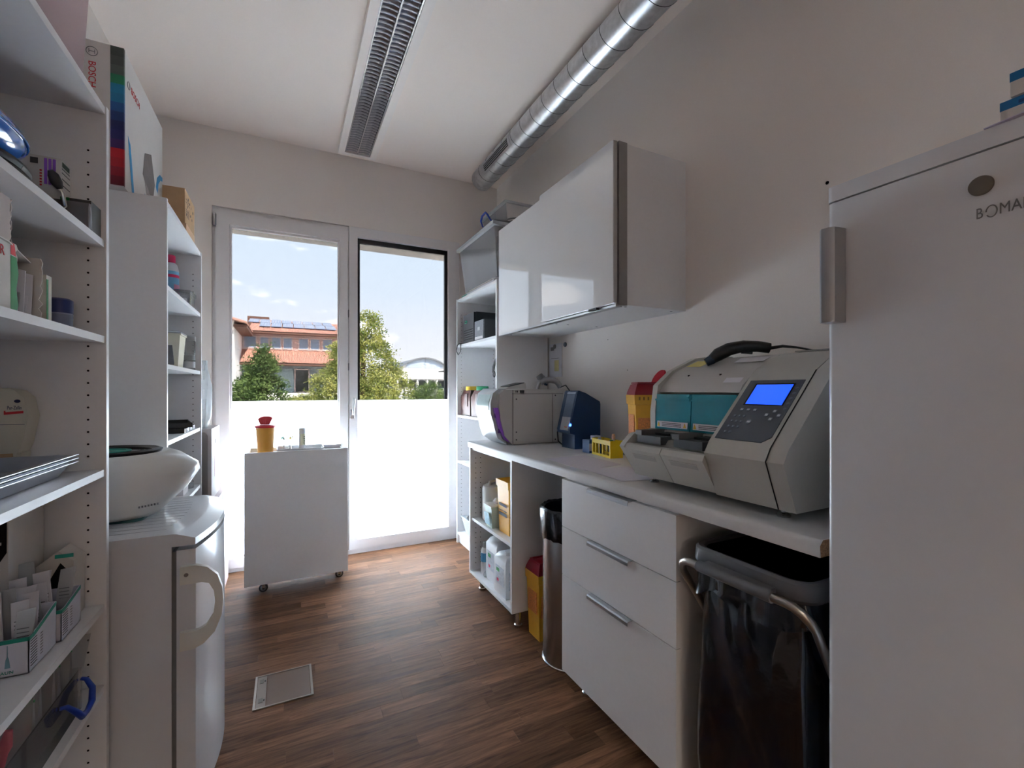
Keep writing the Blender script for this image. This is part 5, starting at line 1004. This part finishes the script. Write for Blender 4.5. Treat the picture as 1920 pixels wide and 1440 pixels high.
part(t, 'body', B().tube([(1.468, 2.54, 1.315), (1.492, 2.53, 1.333), (1.53, 2.515, 1.336), (1.562, 2.50, 1.325), (1.578, 2.492, 1.302), (1.583, 2.488, 1.283)], [.017, .021, .020, .019, .017, .015], 14), SG)
part(t, 'head_ring', B().tube([(1.487, 2.548, 1.338), (1.476, 2.556, 1.352), (1.468, 2.562, 1.366)], [.022, .025, .022], 16), MGREY)
part(t, 'trigger', B().tube([(1.49, 2.53, 1.308), (1.508, 2.522, 1.302)], .007, 8), NAVY)
part(t, 'cable', B().tube([(1.583, 2.488, 1.285), (1.588, 2.43, 1.30), (1.585, 2.36, 1.25), (1.55, 2.31, 1.20), (1.49, 2.28, 1.14), (1.445, 2.265, 1.08), (1.42, 2.26, 1.02), (1.42, 2.25, .97), (1.44, 2.235, .949), (1.49, 2.22, .946), (1.56, 2.22, .946)], .0036, 8), DGREY)

# ---- blue device
bd = T('blue_reader', 'dark blue reader with grey front and blue light on the worktop', 'reader', (1.49, 2.135, ZT))
part(bd, 'body', B().prism([(1.414, .9425), (1.414, 1.022), (1.384, 1.030), (1.380, 1.05), (1.432, 1.258), (1.442, 1.266), (1.488, 1.252), (1.584, 1.204), (1.588, 1.19), (1.588, .9425)], 'y', 2.072, 2.20).bevel(.006, 3, 25), NAVY)
FR = lambda u, y, o: (1.380+.052*u-o*.97, y, 1.05+.208*u+o*.24)
part(bd, 'front_inlay', B().poly([[FR(.34, 2.085, o), FR(.34, 2.165, o), FR(.92, 2.165, o), FR(.92, 2.085, o)] for o in (-.002, .002)]), mat('blue_grey_inlay', (96, 112, 136), .3))
part(bd, 'top_badge', B().poly([[FR(.94, 2.085, o), FR(.94, 2.165, o), FR(1.0, 2.165, o), FR(1.0, 2.085, o)] for o in (-.002, .003)]), mat('badge_grey', (150, 162, 184), .3))
part(bd, 'front_label', B().poly([[FR(-.02, 2.085, o), FR(-.02, 2.165, o), FR(.33, 2.165, o), FR(.33, 2.085, o)] for o in (-.002, .0035)]), mat('label_grey', (176, 178, 184), .5))
part(bd, 'label_print', B().poly([[FR(.05, 2.10, o), FR(.05, 2.125, o), FR(.075, 2.125, o), FR(.075, 2.10, o)] for o in (.003, .0042)]), mat('orange_print', (206, 110, 60), .5))
part(bd, 'status_light', B().poly([[FR(.13+.035*math.sin(a*PI/6), 2.0735+.0+.0055*math.cos(a*PI/6), o) for a in range(12)] for o in (-.002, .0045)]), mat('blue_light', (60, 110, 255), .3, emit=4))
part(bd, 'power_cable', B().tube([(1.588, 2.12, .99), (1.60, 2.10, 1.0), (1.615, 2.07, .985), (1.62, 2.05, .955), (1.635, 2.10, .947)], .004, 8), BLACK)

# ---- sharps bin, rack and small things
sharps('worktop_sharps_bin', 'yellow sharps bin with open red lid behind the large analyser', 1.412, 1.525, ZT, .12, .125, .305, openlid=True, rz=-.45)
rk = T('vial_rack', 'yellow plastic vial rack with a few vials on the worktop', 'rack', (1.42, 1.80, ZT), rz=-.12)
RY = mat('bright_yellow_plastic', (238, 208, 30), .35, var=.03)
for x0 in (-.035, .033):
    b = B().box(x0, x0+.002, -.085, .085, .062, .082).box(x0, x0+.002, -.085, .085, 0, .012)
    for i in range(6): b.box(x0, x0+.002, -.085+i*.0325, -.078+i*.0325, .012, .062)
    part(rk, 'side_grid', b, RY, w=False)
for y0 in (-.087, .085): part(rk, 'end_plate', B().box(-.035, .035, y0, y0+.002, 0, .084).bevel(.0006, 1), RY, w=False)
b = B()
for i in range(6): b.box(-.033, .033, -.083+i*.0332, -.079+i*.0332, .060, .0625)
for i in range(3): b.box(-.033+i*.031, -.029+i*.031, -.083, .083, .060, .0625)
part(rk, 'grid_tray', b, RY, w=False); part(rk, 'bottom', B().box(-.033, .033, -.085, .085, .0, .0022), RY, w=False)
for i, (x, y, c_, cm, nm) in enumerate(((.015, -.035, (216, 210, 206), (226, 176, 146), 'peach'), (-.012, .05, (70, 110, 150), (236, 236, 236), 'white'), (-.012, -.06, (90, 100, 60), (40, 120, 90), 'green'))):
    v = T('sample_vial', '%s capped sample vial in the yellow rack' % nm, 'vial', tuple(WM[rk] @ Vector((x, y, .003))), group='sample vials')
    part(v, 'tube', B().lathe([(.005, 0), (.0075, .003), (.0075, .068 if i else .085)], (0, 0, 0), 16), mat('vial%d' % i, c_, .25), w=False)
    part(v, 'cap', B().lathe([(.009, .066 if i else .083), (.009, .080 if i else .10), (.006, .083 if i else .108), (.001, .083 if i else .109)], (0, 0, 0), 16), mat('cap%d' % i, cm, .4), w=False)
t = carton('blue_test_box', 'blue and white test box behind the yellow rack on the worktop', 1.39, 1.56, 1.905, 1.965, ZT+.0003, 1.01, mat('test_box_blue', (60, 96, 150), .5))
part(t, 'white_band', B().box(-.0855, .03, -.0305, -.0298, .012, .05), PAPER, w=False)
t = carton('small_white_box', 'small white box on top of the blue test box', 1.43, 1.47, 1.915, 1.95, 1.0105, 1.03, PAPER)
t = T('grey_tin', 'small round grey tin beside the yellow rack', 'tin', (1.53, 1.80, ZT))
part(t, 'tin', B().lathe([(.028, .0), (.03, .002), (.03, .055), (.028, .058), (.001, .058)], (0, 0, 0), 28), mat('tin_grey', (140, 146, 142), .4, .3), w=False)
part(t, 'tin_label', B().poly([[(.0304*math.cos(math.radians(d)), .0304*math.sin(math.radians(d)), z) for d in range(150, 300, 10)] for z in (.012, .045)], closed=False, cap=False), mat('tin_label', (196, 200, 204), .5, var=.3, scale=90), w=False)
SHEET = mat('printed_sheet', (216, 210, 220), .75, var=.035, scale=70)
one('printed_sheet', 'printed paper sheet on the worktop in front of the yellow rack', 'paper', B().poly([[(1.075, 1.50, ZT+o), (1.31, 1.56, ZT+o), (1.335, 1.86, ZT+o), (1.10, 1.85, ZT+o)] for o in (.0003, .0011)]), SHEET, (1.2, 1.7, ZT))
one('printed_sheet', 'printed paper sheet half under the front of the large analyser', 'paper', B().poly([[(1.065, 1.265, ZT+o), (1.27, 1.225, ZT+o), (1.30, 1.50, ZT+o), (1.09, 1.53, ZT+o)] for o in (.0013, .0021)]), SHEET, (1.2, 1.4, ZT))

# ---- notes on the right wall
t = T('wall_notice', 'white notice sheet with yellow slip hanging on the wall above the white analyser', 'notice', (XR-.004, 2.69, 1.36))
part(t, 'sheet', B().poly([[(XR-.0045-.004*math.sin(i*.8), 2.60, 1.36+.058*i), (XR-.0040, 2.768, 1.36+.058*i), (XR-.0032, 2.768, 1.36+.058*i), (XR-.0037-.004*math.sin(i*.8), 2.60, 1.36+.058*i)] for i in range(5)]), PAPER)
part(t, 'print_block', B().box(XR-.0075, XR-.0072, 2.70, 2.745, 1.545, 1.57).box(XR-.0075, XR-.0072, 2.64, 2.74, 1.488, 1.491), MGREY)
part(t, 'yellow_slip', B().box(XR-.0098, XR-.0092, 2.635, 2.69, 1.40, 1.475), mat('pale_yellow_slip', (226, 216, 160), .7))
part(t, 'magnet', B().poly([[(x, 2.69+r*math.cos(a*PI/8), 1.572+r*math.sin(a*PI/8)) for a in range(16)] for x, r in ((XR-.006, .016), (XR-.012, .015))]), MGREY)
one('wall_magnet', 'round grey magnet on the wall beside the notice sheet', 'magnet', B().poly([[(x, 2.565+r*math.cos(a*PI/8), 1.575+r*math.sin(a*PI/8)) for a in range(16)] for x, r in ((XR-.0003, .016), (XR-.008, .015))]), MGREY, (XR-.001, 2.565, 1.575))

# ---- on the tall fridge
LIL = mat('lilac_sheet', (196, 184, 206), .7)
one('lilac_sheet', 'lilac paper sheet overhanging the top of the tall fridge', 'paper', B().poly([[(.985, .235, 1.6867+o), (.997, .312, 1.6867+o), (1.20, .30, 1.6867+o), (1.19, .02, 1.6867+o), (.985, .02, 1.6867+o)] for o in (0, .0015)]), LIL, (1.1, .2, 1.6867))
def bluebox(label, z, y1, rz):
    t = T('supply_box', label, 'box', (1.075, .18, z), rz, 'supply boxes on the fridge')
    part(t, 'box', B().box(-.06, .06, -.13, y1, 0, .036).bevel(.0015, 1), mat('supply_white', (206, 200, 196), .5), w=False)
    part(t, 'blue_band', B().box(-.0606, .0606, -.1306, y1+.0006, .023, .0366), mat('supply_blue', (22, 104, 160), .45), w=False)
    for i in range(2): part(t, 'print_mark', B().box(-.0610, -.0604, y1-.05+i*.018, y1-.038+i*.018, .026, .031), mat('deep_blue', (16, 60, 110), .5), w=False)
bluebox('white box with blue band lying on the lilac sheet on the tall fridge', 1.6885, .118, .0)
bluebox('white box with blue band stacked on the other box on the tall fridge', 1.7275, .108, .03)
one('loose_sheet', 'folded lilac sheet on top of the stacked boxes on the tall fridge', 'paper', B().poly([[(1.02, .10, 1.7645+o), (1.02, .285, 1.7645+o), (1.05, .292, 1.782+o), (1.12, .25, 1.775+o), (1.12, .10, 1.7645+o)] for o in (0, .0015)]), LIL, (1.07, .2, 1.7645))

# ================================================================== OUTSIDE
one('ground', 'pale paved ground between the buildings outside', 'ground', B().box(-140, 160, 5.7, 220, -4.4, -4.2), mat('pale_paving', (176, 172, 164), .9, var=.1, scale=.4), (0, 40, -4.2), kind=S)
KB = 2.5
def kx(b, k=KB):
    """enlarge from metres as paced off at the window to the real distance of the buildings"""
    for v in b.bm.verts: v.co = Vector((v.co.x*k, v.co.y*k, 1.27+(v.co.z-1.27)*k))
    return b
PINKW = mat('pink_render', (206, 172, 164), .9, var=.04, scale=2); WHITEW = mat('white_render', (236, 234, 230), .9, var=.03, scale=2); GREYT = mat('grey_cladding', (140, 152, 156), .8, var=.05, scale=3)
TILE = mat('terracotta_tiles', (192, 144, 126), .8, var=.14, scale=3, bump=.3); WIN = mat('window_reflection', (128, 146, 168), .08, var=.12, scale=.8); DWIN = mat('dark_window', (52, 58, 60), .1, var=.2, scale=1.5); WFR = mat('pale_window_frame', (214, 196, 190), .6); BROWN = mat('brown_timber', (110, 78, 66), .8)
hb = T('tiled_roof_building', 'pink and white building with red tiled roofs and solar panels behind the trees', 'building', (0, 60, -4.2))
zb0 = -.918
part(hb, 'upper_wall', kx(B().box(-2.3, 3.4, 24.0, 26.5, 2.9, 4.05)), PINKW)
part(hb, 'lower_wall', kx(B().box(-2.3, 3.4, 24.05, 26.4, 1.05, 2.9)), GREYT)
part(hb, 'plinth_wall', kx(B().box(-2.3, 3.4, 23.7, 26.4, zb0, 1.12)), WHITEW)
part(hb, 'gable_wall', kx(B().box(-3.6, -1.88, 20.6, 24.0, zb0, 3.98)), WHITEW)
part(hb, 'gable_roof', kx(B().prism([(-3.7, 4.35), (-3.0, 4.38), (-1.42, 3.92), (-1.42, 3.86), (-3.0, 4.26), (-3.7, 4.28)], 'y', 20.2, 24.6)), TILE)
part(hb, 'soffit', kx(B().box(-1.9, -1.44, 20.6, 24.2, 3.72, 3.84)), BROWN)
def corr(x0, x1, ya, za, yb, zb_, cols, rows):
    b = B(); n = cols*4; rings = []
    for r in range(rows*2+1):
        t_ = (r//2+(r % 2)*.96)/rows if r < rows*2 else 1
        y = ya+(yb-ya)*t_; z = za+(zb_-za)*t_+(0 if r % 2 else .015)
        rings.append([(x0+(x1-x0)*i/n, y, z+.018*math.sin(i*PI/2+PI/4)) for i in range(n+1)])
    b.poly(rings, closed=False, cap=False); return kx(b)
part(hb, 'upper_roof_tiles', corr(-1.62, 3.5, 23.55, 3.96, 28.0, 5.06, 78, 14), TILE, smooth=0, kind='stuff')
part(hb, 'lower_roof_tiles', corr(-2.05, 3.4, 22.8, 2.48, 24.0, 3.13, 84, 7), TILE, smooth=0, kind='stuff')
part(hb, 'gutter', kx(B().box(-1.62, 3.5, 23.5, 23.56, 3.86, 3.93)), BROWN); part(hb, 'gutter', kx(B().box(-2.05, 3.4, 22.75, 22.81, 2.38, 2.45)), BROWN)
part(hb, 'eave_soffit', kx(B().box(-1.6, 3.4, 23.56, 24.0, 3.88, 3.92)), BROWN)
part(hb, 'lower_soffit', kx(B().box(-2.0, 3.4, 22.82, 24.05, 2.40, 2.44)), BROWN)
part(hb, 'chimney', kx(B().box(-1.95, -.92, 28.2, 28.9, 4.6, 5.27)), BROWN)
part(hb, 'downpipe', kx(B().tube([(-1.85, 23.95, 3.85), (-1.95, 23.9, 3.75), (-1.97, 23.9, 3.2), (-1.97, 23.9, 3.14)], .03, 8)), BROWN)
for x0, x1 in ((-1.80, -1.32), (-1.144, -.817), (-.66, -.30), (-.17, .17), (.493, .867), (1.00, 1.366), (1.56, 1.93)):
    f = part(hb, 'window_frame', kx(ringbox(B(), x0-.04, x1+.04, 3.18, 3.78, x0, x1, 3.23, 3.73, 23.96, 24.0)), WFR)
    part(f, 'pane', kx(B().box(x0, x1, 23.975, 23.985, 3.23, 3.73)), WIN)
f = part(hb, 'window_frame', kx(ringbox(B(), .28, .95, 1.13, 2.28, .33, .90, 1.18, 2.23, 24.0, 24.05)), WFR); part(f, 'pane', kx(B().box(.33, .90, 24.02, 24.03, 1.18, 2.23)), DWIN)
part(hb, 'shutter_panel', kx(B().box(-.5, .25, 24.0, 24.05, 1.15, 2.28)), mat('grey_blue_panel', (150, 170, 176), .6, var=.04, scale=3))
SOL = mat('solar_cells', (120, 136, 168), .12, var=.15, scale=1.4)
dy, dz = 4.45, 1.10
for r in range(2):
    for c_ in range(8):
        x0 = -1.78+c_*.50+(.06 if r == 0 else 0); t0, t1 = (.28+r*.34), (.60+r*.34)
        P_ = lambda x, t_, o: (x, 23.55+dy*t_-o*.2, 3.96+dz*t_+.06+o)
        if r == 0 and c_ == 0: continue
        p_ = part(hb, 'solar_panel', kx(B().poly([[P_(x0, t0, o), P_(x0+.46, t0, o), P_(x0+.46, t1, o), P_(x0, t1, o)] for o in (0, .03)])), SOL)
        b = B()
        for i in range(1, 4): b.poly([[P_(x0+.46*i/4-.006, t0, o), P_(x0+.46*i/4+.006, t0, o), P_(x0+.46*i/4+.006, t1, o), P_(x0+.46*i/4-.006, t1, o)] for o in (.03, .034)])
        for e0 in (0, .448): b.poly([[P_(x0+e0, t0, o), P_(x0+e0+.012, t0, o), P_(x0+e0+.012, t1, o), P_(x0+e0, t1, o)] for o in (.03, .036)])
        part(p_, 'cell_lines', kx(b), WFR)
gp = one('white_chimney_block', 'small white block showing above the frosted film before the tree', 'post', kx(B().box(.95, 1.15, 17.0, 17.2, zb0, 1.02)), WHITEW, (2.6, 43, -4.2))
# arched hall
ah = T('arched_hall', 'white hall with arched roof and band of windows far behind the trees', 'building', (27, 100, -4.2))
KA = 2.2
cx_, R_ = 12.45, 3.4
arcp = [(cx_+R_*math.sin(math.radians(a)), 1.05+R_*math.cos(math.radians(a))) for a in range(-48, 49, 6)]
part(ah, 'arch_wall', kx(B().prism(arcp+[(cx_+2.55, 2.2), (cx_-2.55, 2.2)], 'y', 45, 50), KA), WHITEW)
part(ah, 'arch_roof', kx(B().poly([[(x, y, z) for x, z in arcp]+[(x, y, z+.10) for x, z in arcp[::-1]] for y in (44.6, 50)]), KA), mat('grey_roof_sheet', (126, 128, 132), .5))
for i in range(6):
    xa = cx_-1.9+i*.64; xb_ = xa+.58; zt = lambda x: 1.05+math.sqrt(R_**2-(x-cx_)**2)-.10
    f = part(ah, 'window_frame', kx(B().prism([(xa-.03, 3.45), (xb_+.03, 3.45), (xb_+.03, zt(xb_)+.04), (xa-.03, zt(xa)+.04)], 'y', 44.96, 45.0), KA), mat('hall_frame', (200, 200, 204), .6))
    part(f, 'pane', kx(B().prism([(xa, 3.5), (xb_, 3.5), (xb_, zt(xb_)), (xa, zt(xa))], 'y', 44.93, 44.96), KA), mat('hall_glass', (176, 190, 206), .1))
part(ah, 'front_block', kx(B().box(8.9, 16.5, 42.5, 45, 2.3, 2.95), KA), WHITEW); part(ah, 'lower_block', kx(B().box(8.9, 16.5, 43.2, 45, -.6, 2.3), KA), mat('hall_grey_wall', (214, 214, 214), .9))  # lower block in a greyer white than the front block
for i in range(7): part(ah, 'window', kx(B().box(9.4+i*.95, 10.1+i*.95, 43.15, 43.2, 1.45, 2.15), KA), DWIN)
for i in range(8): part(ah, 'column', kx(B().box(9.15+i*.95, 9.28+i*.95, 42.6, 42.75, -.6, 2.3), KA), WHITEW)
part(ah, 'vent_window', kx(B().box(13.1, 13.8, 42.45, 42.5, 2.98, 3.12), KA), DWIN)
# trees
def leafmat(name, c0, c1):
    m = bpy.data.materials.new(name); m.use_nodes = True; t = m.node_tree; t.nodes.clear()
    o = t.nodes.new('ShaderNodeOutputMaterial'); d = t.nodes.new('ShaderNodeBsdfDiffuse'); tl = t.nodes.new('ShaderNodeBsdfTranslucent'); mi = t.nodes.new('ShaderNodeMixShader'); mi.inputs[0].default_value = .35
    tcn = t.nodes.new('ShaderNodeTexCoord'); n = t.nodes.new('ShaderNodeTexNoise'); n.inputs['Scale'].default_value = 1.3; n.inputs['Detail'].default_value = 4; t.links.new(tcn.outputs['Object'], n.inputs[0])
    r = t.nodes.new('ShaderNodeValToRGB'); r.color_ramp.elements[0].position = .38; r.color_ramp.elements[1].position = .62; r.color_ramp.elements[0].color = lin(c0)+(1,); r.color_ramp.elements[1].color = lin(c1)+(1,)
    t.links.new(n.outputs[0], r.inputs[0]); t.links.new(r.outputs[0], d.inputs[0]); t.links.new(r.outputs[0], tl.inputs[0]); t.links.new(d.outputs[0], mi.inputs[1]); t.links.new(tl.outputs[0], mi.inputs[2]); t.links.new(mi.outputs[0], o.inputs[0]); return m
def tree(name, label, base, lobes, nclump, nleaf, ls, m, seed, clump=.35):
    random.seed(seed); t = T(name, label, 'tree', (base[0], base[1], -4.2)); vs, fs = [], []
    tot = sum(l[3]*l[4] for l in lobes)
    for (cx, cy, cz, rx, rz_) in lobes:
        for _ in range(int(nclump*rx*rz_/tot)):
            th = random.uniform(0, 2*PI); ph = math.acos(random.uniform(-.9, 1)); q = random.uniform(.72, 1.03)
            c = Vector((cx+rx*q*math.sin(ph)*math.cos(th), cy+rx*q*math.sin(ph)*math.sin(th), cz+rz_*q*math.cos(ph)))
            for _ in range(nleaf):
                p = c+Vector((random.gauss(0, clump), random.gauss(0, clump), random.gauss(0, clump*.7)))
                a = Vector((random.gauss(0, 1), random.gauss(0, 1), random.gauss(0, .7))).normalized(); b_ = a.cross(Vector((random.gauss(0, 1), random.gauss(0, 1), random.gauss(0, 1)))).normalized()
                s_ = ls*random.uniform(.6, 1.3); i = len(vs)
                vs += [p-a*s_, p-b_*s_*.5, p+a*s_, p+b_*s_*.5]; fs.append((i, i+1, i+2, i+3))
    me = bpy.data.meshes.new('foliage'); me.from_pydata([tuple(v-Vector(t.location)) for v in vs], [], fs); me.materials.append(m)
    o = bpy.data.objects.new('foliage', me); C.objects.link(o); o.parent = t; o['kind'] = 'stuff'
    top = lobes[0]
    part(t, 'trunk', B().tube([(base[0], base[1], -4.2), (base[0]+.1, base[1], -2.0), (top[0], top[1], top[2]), (top[0], top[1], top[2]+top[4]*.7)], [.28, .22, .15, .05], 10), mat('bark', (88, 70, 56), .9, var=.2, scale=6, bump=.5))
    for (cx, cy, cz, rx, rz_) in lobes: part(t, 'branch', B().tube([(base[0]+.05, base[1], -1.8), ((base[0]+cx)/2, cy, (cz-1.8)/2), (cx, cy, cz)], [.14, .09, .03], 8), mat('bark', (88, 70, 56), .9))
    return t
G1 = leafmat('leaves_green', (70, 92, 56), (132, 152, 92)); G2 = leafmat('leaves_yellow_green', (104, 122, 62), (200, 198, 122))
tree('garden_tree', 'rounded green tree seen through the left window pane', (-1.25, 26, 0), [(-1.25, 26, .9, 1.25, 1.3), (-1.15, 26, 2.2, .75, .9), (-1.1, 26, 3.0, .36, .5), (-1.7, 25.6, .4, 1.0, 1.2)], 420, 34, .075, G1, 5, .16)
tree('garden_tree', 'tall yellow-green tree seen through both window panes', (4.4, 32, 0), [(4.6, 32, 3.0, 2.1, 2.2), (4.75, 32, 5.2, 1.15, 1.5), (2.7, 31.6, 1.2, 1.5, 1.5), (6.2, 32, 1.2, 1.7, 1.8), (4.4, 31, .5, 2.6, 1.8), (3.4, 31.8, 3.4, 1.0, 1.2)], 900, 34, .085, G2, 6, .19)
tree('garden_shrub', 'low green shrub in front of the arched hall', (11.5, 40, 0), [(11.5, 40, .6, 1.5, 1.25), (10.6, 40, .2, 1.0, .9)], 220, 34, .09, G1, 7, .2)
tree('garden_shrub', 'small light green shrub below the building window', (1.0, 36, 0), [(1.0, 36, -.1, 1.1, .9)], 160, 30, .09, G2, 8, .2)
